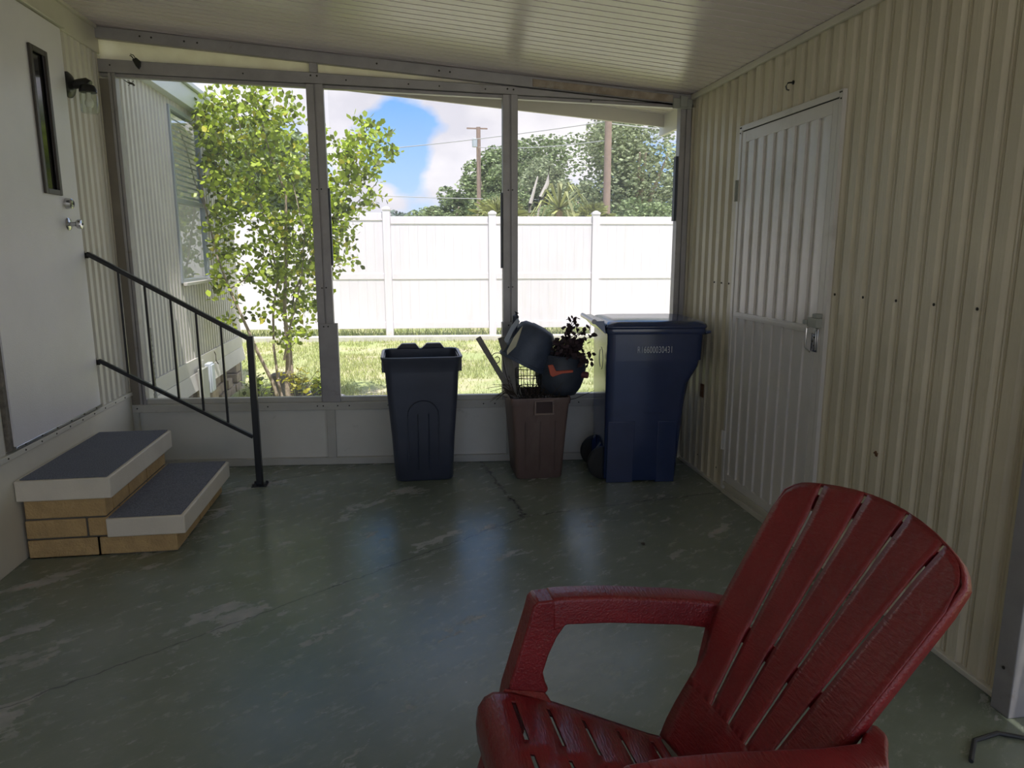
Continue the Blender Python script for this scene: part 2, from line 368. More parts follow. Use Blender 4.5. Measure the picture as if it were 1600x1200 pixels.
def add_quads(name, quads, mat, parent=None, **k):
    vs = [p for q in quads for p in q]; fs = []; i = 0
    for q in quads: fs.append(tuple(range(i, i+len(q)))); i += len(q)
    me = bpy.data.meshes.new(name)
    base = Vector((0, 0, 0))
    if parent: pm = WM[parent.name].inverted(); vs = [pm @ Vector(v) for v in vs]
    else:
        xs = [v[0] for v in vs]; ys = [v[1] for v in vs]; zs = [v[2] for v in vs]
        base = Vector(((min(xs)+max(xs))/2, (min(ys)+max(ys))/2, min(zs))); vs = [Vector(v)-base for v in vs]
    me.from_pydata([tuple(v) for v in vs], [], fs); me.materials.append(mat)
    o = bpy.data.objects.new(name, me); COL.objects.link(o)
    if parent: o.parent = parent
    else: o.location = base
    WM[o.name] = Matrix.Translation(base)
    return tag(o, **k)

XL, XR, Y0, K = -1.9007, 1.9457, 5.0214, -.0801
YN = -2.3                                   # open end of the carport behind the camera
def ysc(x): return Y0+K*x                    # screen wall line
def zc(x): return 2.8916+(2.5258-2.8916)*(x-XL)/(XR-XL)   # roof underside
YE = 5.52                                   # far edge of the overhang

# ------------------------------------------------------------------ ground, floor, ceiling
gb = B(); box(gb, (-60, -60, -.30), (60, 90, -.05)); struct('floor_lawn', gb, LAWN)
fb = B(); box(fb, (XL-.15, YN, -.14), (XR+.15, 5.30, 0)); struct('floor', fb, FLOORM)
db = B(); box(db, (-9, -14, -.12), (14, YN-.002, -.01)); struct('floor_bounce_driveway', db, CURB)  # unseen bright ground added behind the camera to bounce daylight inside

def ceiling():
    bm = B(); prof = []                     # (y, dz) grooves run across the carport
    y = YN; i = 0
    while y < YE:
        prof += [(y, 0)]
        w = .0762 if i % 4 else .0762
        prof += [(y+w-.012, 0), (y+w-.011, .016), (y+w-.002, .016)]
        y += w; i += 1
    x0, x1 = XL-.05, 2.06
    a = [bm.verts.new((x0, y, zc(x0)+d)) for y, d in prof]; b = [bm.verts.new((x1, y, zc(x1)+d)) for y, d in prof]
    c = [bm.verts.new((x0, y, zc(x0)+.09)) for y, d in (prof[0], prof[-1])]; e = [bm.verts.new((x1, y, zc(x1)+.09)) for y, d in (prof[0], prof[-1])]
    for i in range(len(a)-1): bm.faces.new((a[i], a[i+1], b[i+1], b[i]))
    bm.faces.new((c[0], e[0], e[1], c[1])); bm.faces.new((a[0], b[0], e[0], c[0])); bm.faces.new((a[-1], c[1], e[1], b[-1]))
    bm.faces.new([c[0], c[1]]+a[::-1]); bm.faces.new([e[1], e[0]]+b)
    struct('ceiling', bm, CEIL, smooth=20)
ceiling()
struct('ceiling_sun_block', bx((2.075, YN, 2.56), (4.6, 4.9, 2.64)), CEIL)  # unseen slab added to keep direct sun off the right side
# overhang fascia beyond the screen, and the shed-side fascia board
fb = B(); hexa(fb, [(-2.0, YE, zc(-2.0)-.14), (2.0, YE, zc(2.0)-.09), (2.0, YE+.03, zc(2.0)-.09), (-2.0, YE+.03, zc(-2.0)-.14)],
               [(-2.0, YE, zc(-2.0)+.1), (2.0, YE, zc(2.0)+.1), (2.0, YE+.03, zc(2.0)+.1), (-2.0, YE+.03, zc(-2.0)+.1)])
struct('trim_overhang_fascia', fb, OVER, bevel=.003)
fb = bx((1.99, 4.95, 2.375), (2.02, 5.62, 2.62)); struct('trim_shed_fascia', fb, CREAMBOARD, bevel=.003)

# ------------------------------------------------------------------ ribbed siding sheets
def ribbed(bm, X, y0, y1, z0, z1, s, period=.105, phase=0.0, ztop=None):
    """ribbed sheet in a plane x = X; s = +1 when the face looks towards +x"""
    pr = [(0, 0), (.048, 0), (.055, -.014), (.060, -.014), (.063, -.008), (.066, -.008), (.069, -.014), (.073, -.014), (.076, -.008), (.079, -.008), (.082, -.014), (.089, -.014)]
    pts = []; k0 = math.floor((y0-phase)/period)-1; k = k0
    while phase+k*period < y1:
        for u, d in pr: pts.append((phase+k*period+u*period/.105, d))
        k += 1
    pts = [p for p in pts if y0 < p[0] < y1]; pts = [(y0, pts[0][1])]+pts+[(y1, pts[-1][1])]
    zt = (lambda y: z1) if ztop is None else ztop
    lo = [bm.verts.new((X+s*d, y, z0)) for y, d in pts]; hi = [bm.verts.new((X+s*d, y, zt(y))) for y, d in pts]
    bl = [bm.verts.new((X-s*.035, y, z)) for y, z in ((y0, z0), (y1, z0), (y1, z1), (y0, z1))]
    for i in range(len(lo)-1): bm.faces.new((lo[i], lo[i+1], hi[i+1], hi[i]))
    bm.faces.new(bl); bm.faces.new([bl[0], bl[3]]+[hi[0], lo[0]]); bm.faces.new([bl[1], bl[2], hi[-1], lo[-1]])
    bm.faces.new([bl[0], bl[1]]+lo[::-1]); bm.faces.new([bl[3], bl[2]]+hi[::-1])
    return bm
D2 = (3.075, 4.075, .0, 2.20)                # shed door opening y0, y1, z0, z1
YW = 1.90                                    # near end of the shed wall
zr = zc(XR)
bm = B(); ribbed(bm, XR, YW, D2[0], .02, zr+.02, -1, phase=.02); ribbed(bm, XR, D2[0], D2[1], D2[3], zr+.02, -1, phase=.02); ribbed(bm, XR, D2[1], ysc(XR)+.04, .02, zr+.02, -1, phase=.02)
wr = struct('wall_right', bm, SIDING, smooth=12)
for y in (2.206, 2.414, 2.625, 2.838, 3.045, 4.15, 4.255, 4.36): screw_at((XR-.001, y, 1.30), (-1, 0, 0), wr, .006)
for y in (2.05, 2.35, 2.7, 3.0, 4.2, 4.5): screw_at((XR+.004, y, .12), (-1, 0, 0), wr, .005)
struct('trim_ceiling_right', bx((XR-.022, YW-.05, zr-.035), (XR-.001, ysc(XR)-.04, zr-.001)), TRIMC, bevel=.002)
struct('baseboard_right', bx((XR-.012, YW, .0), (XR+.03, D2[0]-.02, .022)), TRIMC, bevel=.003)
struct('baseboard_right_corner', bx((XR-.012, D2[1]+.02, .0), (XR+.03, ysc(XR)-.06, .022)), TRIMC, bevel=.003)
# post closing the near end of the shed wall
pb = B(); box(pb, (XR-.05, YW-.075, 0), (XR+.03, YW-.001, zr-.002)); tp = struct('trim_shed_corner_post', pb, ALU, bevel=.003)
screw_at((XR-.051, YW-.035, .16), (-1, 0, 0), tp, .006)
# the shed's own side return behind the post
struct('wall_shed_return', bx((XR+.04, YW-.03, 0), (4.4, YW-.0, 2.5)), SIDING)

# shed door
def shed_door():
    y0, y1, z1 = D2[0], D2[1], D2[3]
    d = empty('door_2', (XR, (y0+y1)/2, 0), kind='structure')
    f = B(); X0, X1 = XR-.020, XR+.03
    box(f, (X0, y0, .03), (X1, y0+.028, z1)); box(f, (X0, y1-.028, .03), (X1, y1, z1)); box(f, (X0, y0+.028, z1-.03), (X1, y1-.028, z1))
    obj('door_frame', f, DOORA, d, bevel=.002)
    # leaf rails and stiles
    a, b = y0+.034, y1-.034; t = z1-.036; lo = .085
    f = B(); box(f, (XR-.016, a, lo), (XR+.012, a+.045, t)); box(f, (XR-.016, b-.045, lo), (XR+.012, b, t)); box(f, (XR-.016, a+.045, t-.06), (XR+.012, b-.045, t)); box(f, (XR-.016, a+.045, lo), (XR+.012, b-.045, lo+.05))
    obj('door_leaf_frame', f, DOORA, d, bevel=.002)
    # curved vertical flutes, upper and lower panel
    for z0, z1_ in ((lo+.05, 1.108), (1.142, t-.06)):
        bm = B(); n = 8; ya, yb = a+.045, b-.045; pts = []
        for i in range(n):
            for k in range(7):
                u = k/6; pts.append((ya+(yb-ya)*(i+u)/n, -.005-.012*(1-u**1.8)))
        # a flute ends in a crisp step
        L_ = [bm.verts.new((XR+dx, y, z0)) for y, dx in pts]; H_ = [bm.verts.new((XR+dx, y, z1_)) for y, dx in pts]
        for i in range(len(L_)-1): bm.faces.new((L_[i], L_[i+1], H_[i+1], H_[i]))
        c = [bm.verts.new(p) for p in ((XR+.01, ya, z0), (XR+.01, yb, z0), (XR+.01, yb, z1_), (XR+.01, ya, z1_))]
        bm.faces.new(c); bm.faces.new([c[0], c[3], H_[0], L_[0]]); bm.faces.new([c[1], c[2], H_[-1], L_[-1]]); bm.faces.new([c[0], c[1]]+L_[::-1]); bm.faces.new([c[3], c[2]]+H_[::-1])
        obj('door_panel', bm, DOORA, d, smooth=22)
    f = B(); box(f, (XR-.026, a+.04, 1.108), (XR-.004, b-.04, 1.142)); box(f, (XR-.030, a+.04, 1.119), (XR-.0262, b-.04, 1.131))
    obj('mid_rail', f, DOORA, d, bevel=.0015)
    obj('door_gap', bx((XR-.012, y0+.028, .085), (XR+.010, y0+.034, t)), DARKM, d)
    obj('door_gap', bx((XR-.012, y0+.03, t), (XR+.010, y1-.03, t+.006)), DARKM, d)
    # stepped threshold
    f = B(); box(f, (XR-.016, y0, .0), (XR+.03, y1, .03)); box(f, (XR-.006, y0+.03, .0302), (XR+.028, y1-.03, .055)); box(f, (XR-.020, y0+.032, .057), (XR-.0002, y1-.032, .083))
    obj('threshold', f, TRIMC, d, bevel=.002)
    # latch
    h = B(); box(h, (XR-.022, 3.125, 1.02), (XR-.0165, 3.180, 1.135)); box(h, (XR-.030, 3.128, 1.03), (XR-.0225, 3.138, 1.125)); hn = obj('latch_plate', h, CHROME, d, bevel=.002)
    for yy, zz in ((3.15, 1.05), (3.165, 1.07), (3.15, 1.09), (3.165, 1.11)): screw_at((XR-.0225, yy, zz), (-1, 0, 0), hn, .0045)
    h = B(); box(h, (XR-.052, 3.10, 1.14), (XR-.0165, 3.175, 1.185)); box(h, (XR-.046, 3.105, 1.1855), (XR-.0165, 3.145, 1.205)); box(h, (XR-.062, 3.176, 1.150), (XR-.03, 3.198, 1.172)); obj('latch_handle', h, GREYBOX2, d, bevel=.003)
    h = B(); tube(h, [(XR-.022, 3.185, 1.14), (XR-.040, 3.192, 1.13), (XR-.042, 3.192, 1.035), (XR-.024, 3.175, 1.015)], .0035, 6); obj('pull_loop', h, CHROME, d)
    for z in (1.78, .28, ):
        h = B(); box(h, (XR-.026, y1-.020, z), (XR-.0205, y1+.012, z+.12)); tube(h, [(XR-.028, y1-.004, z), (XR-.028, y1-.004, z+.12)], .005, 8); obj('hinge', h, GREYBOX2 if z > 1 else DOORA, d)
    for yy in (y0+.010, y0+.022, y1-.010, y1-.022): screw_at((XR-.0205, yy, z1-.012), (-1, 0, 0), d, .004)
    screw_at((XR-.0205, y0+.012, z1-.04), (-1, 0, 0), d, .004); screw_at((XR-.0205, y1-.012, z1-.04), (-1, 0, 0), d, .004)
shed_door()

# ------------------------------------------------------------------ house wall on the left, inside the carport
DL = (3.628, 4.612, .575, 2.722)
YH0 = YN
bm = B(); ribbed(bm, XL, YH0, DL[0]-.03, .55, 2.73, 1, period=.0835, phase=.03); ribbed(bm, XL, DL[1]+.012, 5.36, .55, 2.73, 1, period=.0835, phase=.03)
# behind the door a flat backing
box(bm, (XL-.035, DL[0]-.03, .55), (XL-.013, DL[1]+.012, 2.73))
wl = struct('wall_left', bm, SIDEL, smooth=12)
sk = struct('trim_skirt_left', bx((XL-.03, YH0, 0), (XL+.004, 5.143, .52)), SKIRT, bevel=.003)
sr = struct('trim_sill_left', bx((XL-.03, YH0, .5205), (XL+.018, 5.36, .5495)), TRIMC, bevel=.003)
for i in range(12): screw_at((XL+.0185, 3.40+i*.16, .535), (1, 0, 0), sr, .0045)
fz = struct('trim_frieze_left', bx((XL-.03, YH0, 2.7305), (XL+.010, 5.20, zc(XL)-.001)), TRIMC, bevel=.003)
struct('trim_ceiling_left', bx((XL+.0105, YH0, zc(XL)-.022), (XL+.030, 5.12, zc(XL)-.003)), TRIMC, bevel=.002)

def house_door():
    y0, y1, z0, z1 = DL
    d = empty('door_1', (XL, (y0+y1)/2, z0), kind='structure')
    wy0, wy1, wz0, wz1 = 4.205, 4.395, 1.80, 2.545
    f = B()                                        # slab with a real opening for the narrow light
    box(f, (XL-.012, y0, z0), (XL+.022, wy0+.012, z1)); box(f, (XL-.012, wy1-.012, z0), (XL+.022, y1, z1))
    box(f, (XL-.012, wy0+.012, z0), (XL+.022, wy1-.012, wz0+.012)); box(f, (XL-.012, wy0+.012, wz1-.012), (XL+.022, wy1-.012, z1))
    bmesh.ops.remove_doubles(f, verts=f.verts, dist=.0001)
    obj('door_slab', f, DOORW, d)
    f = B(); q = .028
    for a, b in (((wy0, wz0), (wy0+q, wz1)), ((wy1-q, wz0), (wy1, wz1)), ((wy0+q, wz0), (wy1-q, wz0+q)), ((wy0+q, wz1-q), (wy1-q, wz1))): box(f, (XL+.0225, a[0], a[1]), (XL+.036, b[0], b[1]))
    fr = obj('window_frame', f, pbr('bronze_frame', (.05, .042, .035), .45), d, bevel=.003)
    obj('pane', bx((XL+.012, wy0+.013, wz0+.013), (XL+.016, wy1-.013, wz1-.013)), pbr('dark_glass', (.006, .006, .006), .08), fr)
    dk = B(); lathe(dk, [(.031, 0), (.031, .006), (.028, .03), (.020, .036), (.019, .032)], axmat((XL+.022, 4.451, 1.762), (1, 0, 0)), 24)
    db = obj('deadbolt', dk, CHROME, d); obj('keyway', lathe(B(), [(.007, 0), (.006, .003)], axmat((XL+.0585, 4.451, 1.762), (1, 0, 0)), 12), DARKM, db)
    kb = B(); lathe(kb, [(.036, 0), (.036, .004), (.030, .010), (.013, .014), (.012, .040), (.024, .048), (.0275, .058), (.024, .072), (.016, .075)], axmat((XL+.022, 4.446, 1.649), (1, 0, 0)), 24)
    k = obj('door_knob', kb, CHROME, d); obj('keyway', lathe(B(), [(.007, 0), (.006, .003)], axmat((XL+.097, 4.446, 1.649), (1, 0, 0)), 12), DARKM, k)
    e = B(); box(e, (XL-.011, y1+.0005, z0), (XL+.010, y1+.0115, z1)); obj('weather_gap', e, DARKM, d)
    e = B(); box(e, (XL-.012, y0, z0-.016), (XL+.028, y1+.01, z0-.0005)); s = obj('door_sill', e, CHROME, d, bevel=.002)
    for i in range(6): screw_at((XL+.0285, y0+.08+i*.165, z0-.008), (1, 0, 0), s, .004)
    e = B(); box(e, (XL-.012, y0-.029, z0-.016), (XL+.014, y0-.001, z1+.0)); obj('door_jamb', e, pbr('brown_weathered_jamb', (.16, .14, .11), .7, var=.4, vscale=30), d)
    obj('drip_cap', bx((XL+.0105, y0-.02, z1+.008), (XL+.040, y1+.03, z1+.020)), TRIMC, d, bevel=.002)
house_door()

# ------------------------------------------------------------------ screen wall
RZ = math.atan(K)
def SB(bm, x0, x1, z0a, z0b, z1a, z1b, o0, o1):
    """sloping member in the screen plane: x0..x1, bottom z0a->z0b, top z1a->z1b, offsets o0..o1 in y"""
    return hexa(bm, [(x0, ysc(x0)+o0, z0a), (x1, ysc(x1)+o0, z0b), (x1, ysc(x1)+o1, z0b), (x0, ysc(x0)+o1, z0a)],
                [(x0, ysc(x0)+o0, z1a), (x1, ysc(x1)+o0, z1b), (x1, ysc(x1)+o1, z1b), (x0, ysc(x0)+o1, z1a)])
xa, xb = XL+.005, XR-.005
hb = lambda x: 2.594-.040*(x+1.87)           # header underside
ht = lambda x: min(2.695-.048*(x+1.87), zc(x)-.078)
def sscrew(x, z, o, par, r=.005): screw_at((x, ysc(x)+o, z), (K, -1, 0), par, r)
bm = SB(B(), xa, xb, zc(xa)-.072, zc(xb)-.072, zc(xa)-.002, zc(xb)-.002, -.035, .045)
t = struct('trim_roof_beam', bm, ALU, bevel=.004)
for x in (-1.62, -1.55, -1.35, -1.27, -.15, .25, .32): sscrew(x, zc(x)-.035, -.036, t, .006)
wood = SB(B(), .86, 1.80, zc(.86)-.066, zc(1.80)-.066, zc(.86)-.020, zc(1.80)-.020, -.045, -.0355)
struct('trim_patched_batten', wood, pbr('peeling_tan_paint', (.36, .29, .22), .6, var=.25, vscale=12, dirt=(.42, .40, .36), dscale=6, dlo=.5, dhi=.7), bevel=.002)
bm = B()
for x0, x1 in ((xa, -.62), (-.62, .72), (.72, xb)): SB(bm, x0, x1, hb(x0)+.022, hb(x1)+.022, ht(x0), ht(x1), -.032, .04)
bmesh.ops.remove_doubles(bm, verts=bm.verts, dist=.0002)
SB(bm, xa, xb, hb(xa), hb(xb), hb(xa)+.0215, hb(xb)+.0215, -.012, .035)
t = struct('trim_header', bm, ALU, bevel=.003)
for x in (-1.82, -1.0, -.35, .05, .25, .55, 1.25): sscrew(x, ht(x)-.035, -.033, t, .005)
for x in (-.575, -.535, .695, .735): sscrew(x, ht(x)-.02, -.033, t, .006)
# translucent strip between the roof beam and the header
bm = SB(B(), XL+.012, -.585, ht(XL+.012)+.001, ht(-.585)+.001, zc(XL+.012)-.073, zc(-.585)-.073, .0, .004)
struct('window_4', bm, FRIEZEM)
bm = SB(B(), -.528, .66, ht(-.528)+.001, ht(.66)+.001, zc(-.528)-.073, zc(.66)-.073, .0, .004)
struct('window_5', bm, FRIEZEM)
bm = SB(B(), -.582, -.531, ht(-.582), ht(-.531), zc(-.582)-.072, zc(-.531)-.072, -.028, .03); struct('trim_stub_post', bm, ALU, bevel=.003)
def post(name, x0, x1, xl0, xl1, strips=(), screws=True, zs=1.007):
    p = empty(name, ((x0+x1)/2, ysc((x0+x1)/2), 0), kind='structure')
    zt = hb((x0+x1)/2)+.021
    b = B(); SB(b, x0, (x0+x1)/2-.004, .455, .455, zt, zt, -.034, .034); SB(b, (x0+x1)/2+.004, x1, .455, .455, zt, zt, -.034, .034); SB(b, (x0+x1)/2-.004, (x0+x1)/2+.004, .455, .455, zt, zt, -.026, .034)
    o = obj('post_extrusion', b, ALU, p, bevel=.002)
    if xl0 is not None:
        b = SB(B(), xl0, xl1, .4575, .4575, zs, zs, -.040, .020); obj('post_sleeve', b, ALU, p, bevel=.003)
        sscrew((x0+x1)/2-.015, zs-.02, -.041, o); sscrew((x0+x1)/2+.015, zs-.02, -.041, o)
    if screws:
        for z in (1.25, 1.9): sscrew((x0+x1)/2-.014, z, -.035, o); sscrew((x0+x1)/2+.014, z+.002, -.035, o)
    for a, b_, z0, z1 in strips: obj('dark_gasket', SB(B(), a, b_, z0, z0, z1, z1, -.020, .020), pbr('dark_blue_gasket', (.05, .06, .08), .5), p)
post('trim_screen_post', -.609, -.500, -.604, -.477, [(-.4995, -.488, 1.40, 1.91)])
post('trim_mullion_post', .664, .764, .655, .772, [(.652, .6635, 1.38, 1.885)])
post('trim_corner_post', XL+.062, XL+.105, None, None, screws=False)
struct('trim_leak_filler', SB(B(), XL-.03, XL+.0045, 0, 0, 2.7, 2.7, -.03, .06), SKIRT)  # box added to stop light leaking through the house wall corner
struct('trim_leak_filler', SB(B(), XR-.0045, XR+.03, 0, 0, zc(XR)-.08, zc(XR)-.08, -.03, .04), SIDING)  # strip added against the light leak beside the shed wall
obj_ = SB(B(), XL+.005, XL+.061, .455, .455, 2.58, 2.58, -.028, .045); struct('trim_left_return', obj_, pbr('brown_flange_metal', (.20, .175, .14), .5, var=.15), bevel=.002)  # dark brown flange between the house wall and the corner post
post('trim_end_post', 1.860, 1.934, None, None, [(1.844, 1.8595, 1.70, 2.13)], screws=False)
# junction box where the beam meets the shed wall
jb = B(); SB(jb, 1.80, 1.93, 2.435, 2.43, 2.50, 2.495, -.052, -.036); SB(jb, 1.845, 1.895, 2.44, 2.44, 2.515, 2.51, -.066, -.0522)
tag(obj('junction_cover', jb, GREYBOX2, bevel=.004), 'small crumpled metal cover in the top right corner of the screen wall', 'cover')
# sill, kick panels, bottom rail
bm = SB(B(), xa, xb, .40, .40, .455, .455, -.036, .036); SB(bm, xa, xb, .4555, .4555, .49, .49, -.016, .030)
t = struct('trim_sill', bm, SILLM, bevel=.003)
for x in (-1.86, -1.25, -.98, -.64, -.60, -.50, -.42, -.15, .3, .52, .60, .80, 1.2): sscrew(x, .430, -.037, t)
bm = SB(B(), xa, xb, .001, .001, .052, .052, -.034, .034); t = struct('baseboard_back', bm, SILLM, bevel=.003)
for x0, x1 in ((XL+.045, -.5825), (-.5225, .685), (.745, xb-.045)):
    struct('wall_back', SB(B(), x0, x1, .0525, .0525, .3995, .3995, -.008, .008), KICK)
for x0, x1 in ((XL+.006, XL+.044), (-.582, -.523), (.686, .744), (xb-.044, xb)):
    struct('trim_kick_post', SB(B(), x0, x1, .0525, .0525, .3995, .3995, -.032, .032), SILLM, bevel=.002)
# screens
for i, (x0, x1) in enumerate(((XL+.106, -.610), (-.4765, .663), (.773, 1.8595))):
    b = B(); v = [b.verts.new(p) for p in ((x0, ysc(x0)+.022, .4905), (x1, ysc(x1)+.022, .4905), (x1, ysc(x1)+.022, hb(x1)-.0005), (x0, ysc(x0)+.022, hb(x0)-.0005))]; b.faces.new(v)
    wn = struct('window_%d' % (i+1), b, SCREENM)

# ------------------------------------------------------------------ wall lamp
L0 = Vector((XL+.001, 4.684, 2.441))
lamp = empty('wall_lamp', L0, label='black wall lamp with a clear jar shade beside the white door', cat='wall lamp')
obj('back_plate', lathe(B(), [(.072, 0), (.072, .010), (.058, .024), (.050, .026), (.038, .034), (.020, .040)], axmat(L0, (1, 0, 0)), 32), BLACKM, lamp)
b = B(); tube(b, [L0+Vector((.03, 0, 0)), L0+Vector((.07, 0, .010)), L0+Vector((.10, 0, .012)), L0+Vector((.115, 0, .0))], [.024, .026, .030, .030], 14)
obj('arm', b, BLACKM, lamp)
jc = L0+Vector((.108, 0, -.028))
obj('socket_cap', lathe(B(), [(.030, .030), (.036, .026), (.046, .004), (.047, -.010), (.043, -.012)], Matrix.Translation(jc), 28), BLACKM, lamp)
obj('jar_shade', lathe(B(), [(.040, -.0125), (.042, -.022), (.047, -.030), (.0475, -.115), (.043, -.125), (.020, -.127), (.0195, -.124), (.041, -.122), (.045, -.114), (.0445, -.031), (.0395, -.022), (.038, -.0125)], Matrix.Translation(jc), 28), JARGL, lamp)
obj('bulb', lathe(B(), [(.012, -.013), (.012, -.04), (.022, -.06), (.024, -.075), (.016, -.092), (.003, -.098)], Matrix.Translation(jc), 20), pbr('frosted_bulb', (.7, .68, .6), .3), lamp)

# dark arrow-shaped ornament hanging on the header, and a little lizard on the screen
def sp(x, z, o): return Vector((x, ysc(x)+o, z))
b = B(); cx, cz = -1.655, 2.672
ring = lambda o: [sp(cx-.022, cz+.018, o), sp(cx+.004, cz+.030, o), sp(cx+.030, cz+.008, o), sp(cx+.026, cz-.022, o), sp(cx+.014, cz-.040, o), sp(cx-.002, cz-.022, o)]
loft(b, [ring(-.034), ring(-.046)])
orn = obj('arrow_ornament', b, BLACKM, bevel=.002, label='small black arrow-shaped ornament stuck on the header at upper left', cat='ornament')
b = B(); tube(b, [sp(cx-.012, cz+.020, -.040), sp(cx-.024, cz+.038, -.041), sp(cx-.034, cz+.042, -.041)], .0035, 6); tube(b, [sp(cx-.002, cz+.026, -.040), sp(cx-.012, cz+.044, -.041), sp(cx-.030, cz+.050, -.041)], .0028, 6); obj('hook', b, BLACKM, orn)
lz = B(); q = lambda dx, dz: sp(-1.720+dx, 2.558+dz, .012)
tube(lz, [q(-.045, .026), q(-.03, .016), q(-.015, .007), q(-.004, .003), q(.008, .000), q(.018, -.004), q(.025, -.012)], [.0008, .0018, .003, .0065, .007, .0045, .0055], 8)
for s in (-1, 1):
    tube(lz, [q(-.004, .003), q(-.006, .003+s*.012), q(-.016, .003+s*.016)], .0016, 5); tube(lz, [q(.012, -.002), q(.014, -.002+s*.012), q(.024, .002+s*.014)], .0016, 5)
obj('lizard', lz, pbr('dark_lizard_skin', (.03, .028, .02), .6), smooth=80, label='tiny dark lizard clinging to the screen near its top left corner', cat='lizard')

# small things on the shed wall
h = B(); lathe(h, [(.010, 0), (.010, .005), (.004, .006)], axmat((XR-.0005, 3.543, 2.325), (-1, 0, 0)), 14)
tube(h, [(XR-.005, 3.543, 2.325), (XR-.03, 3.543, 2.322), (XR-.040, 3.543, 2.306), (XR-.034, 3.543, 2.290), (XR-.022, 3.543, 2.288)], .004, 8)
obj('wall_hook', h, BLACKM, label='small black hook screwed high on the ribbed wall above the white shed door', cat='hook')
h = B(); box(h, (XR-.006, 4.44, .53), (XR-.0003, 4.49, .62)); box(h, (XR-.010, 4.452, .545), (XR-.0063, 4.478, .570)); box(h, (XR-.010, 4.452, .582), (XR-.0063, 4.478, .607))
obj('outlet_plate', h, RUST, bevel=.002, label='small rusty outlet plate low on the ribbed wall behind the blue cart', cat='outlet')
h = B()
for k in range(14):
    a = random.random()*6.28; r = random.random()*.014; s = .003+random.random()*.004
    bmesh.ops.create_icosphere(h, subdivisions=1, radius=s, matrix=Matrix.Translation((XR-.001, 2.658+math.cos(a)*r, .651+math.sin(a)*r)))
obj('mud_spot', h, RUST, label='brown mud spot on the ribbed wall above the red chair back', cat='mud spot')

# ------------------------------------------------------------------ block steps
def steps():
    yN, yF = 3.622, 4.52
    root = empty('block_steps', (XL+.40, (yN+yF)/2, 0), label='two ochre block steps with grey carpeted treads under the white door', cat='steps')
    x0 = XL+.02; xu = -1.505; xlw = -1.185
    b = B(); box(b, (x0+.006, yN+.006, 0), (xu-.006, yF-.006, .305)); box(b, (x0+.006, yN+.006, 0), (xlw-.006, yF-.006, .098)); obj('mortar', b, MORTAR, root)
    b = B()
    def course(x1, z0, z1, joints_x, ys):
        # near face and side face bricks as real blocks around the core
        xs = [x0]+joints_x+[x1]
        for p, q in zip(xs, xs[1:]):
            if q == x1: box(b, (p+.005, yN, z0), (q, ys[0]-.005, z1))
            else: box(b, (p+.005 if p != x0 else p, yN, z0), (q-.005, yN+.09, z1))
        yy = ys+[yF]
        for p, q in zip(yy, yy[1:]): box(b, (x1-.095, p+.005, z0), (x1, q-(.005 if q != yF else 0), z1))
    course(xlw, .004, .096, [-1.555], [3.83, 4.03, 4.24])
    course(xu, .105, .198, [-1.60], [3.80, 4.2])
    course(xu, .207, .302, [], [3.72, 3.93, 4.20])
    obj('bricks', b, BRICK, root, bevel=.005)
    b = bx((XL+.006, yN-.028, .306), (-1.462, yF+.02, .412)); s1 = obj('step_slab', b, SLAB, root, bevel=.006)
    b = bx((xu+.0005, yN-.022, .100), (-1.135, yF+.02, .197)); s2 = obj('step_slab', b, SLAB, root, bevel=.006)
    b = bx((XL+.03, yN-.018, .4122), (-1.478, yF+.01, .4185)); obj('carpet_tread', b, CARPET, root, bevel=.002)
    b = bx((xu+.012, yN-.010, .1972), (-1.152, yF+.01, .2035)); obj('carpet_tread', b, CARPET, root, bevel=.002)
steps()

# ------------------------------------------------------------------ handrail
def handrail():
    Y = 4.64; root = empty('handrail', (-.975, Y, 0), label='black metal handrail with five balusters beside the block steps', cat='handrail')
    u0, u1 = Vector((-1.875, Y, 1.485)), Vector((-.985, Y, .958)); l0, l1 = Vector((-1.875, Y, .842)), Vector((-1.0, Y, .325))
    obj('top_rail', bar(B(), u0, u1+Vector((.018, 0, -.010)), .038, .026), BLACKM, root, bevel=.005)
    obj('bottom_rail', bar(B(), l0, l1, .028, .022), BLACKM, root, bevel=.003)
    for i in range(5):
        x = -1.711+.141*i; zt = u0.z+(u1.z-u0.z)*(x-u0.x)/(u1.x-u0.x)-.014; zb = l0.z+(l1.z-l0.z)*(x-l0.x)/(l1.x-l0.x)+.012
        obj('baluster', bx((x-.0065, Y-.0065, zb), (x+.0065, Y+.0065, zt)), BLACKM, root)
    obj('newel_post', bx((-.998, Y-.020, .006), (-.958, Y+.020, .975)), BLACKM, root, bevel=.003)
    b = bx((-1.025, Y-.045, .0005), (-.930, Y+.045, .006)); bp = obj('base_plate', b, BLACKM, root, bevel=.001)
    for sx in (-.036, .036):
        for sy in (-.034, .034): obj('bolt', lathe(B(), [(.008, 0), (.008, .006), (.005, .012)], Matrix.Translation((-.9775+sx, Y+sy, .006)), 6), SCREW, bp)
    for p in (u0, l0):
        b = bx((XL+.0008, Y-.02, p.z-.035), (XL+.006, Y+.02, p.z+.015)); box(b, (XL+.0062, Y-.004, p.z-.028), (-1.868, Y+.004, p.z+.004)); obj('wall_bracket', b, SCREW, root)
handrail()

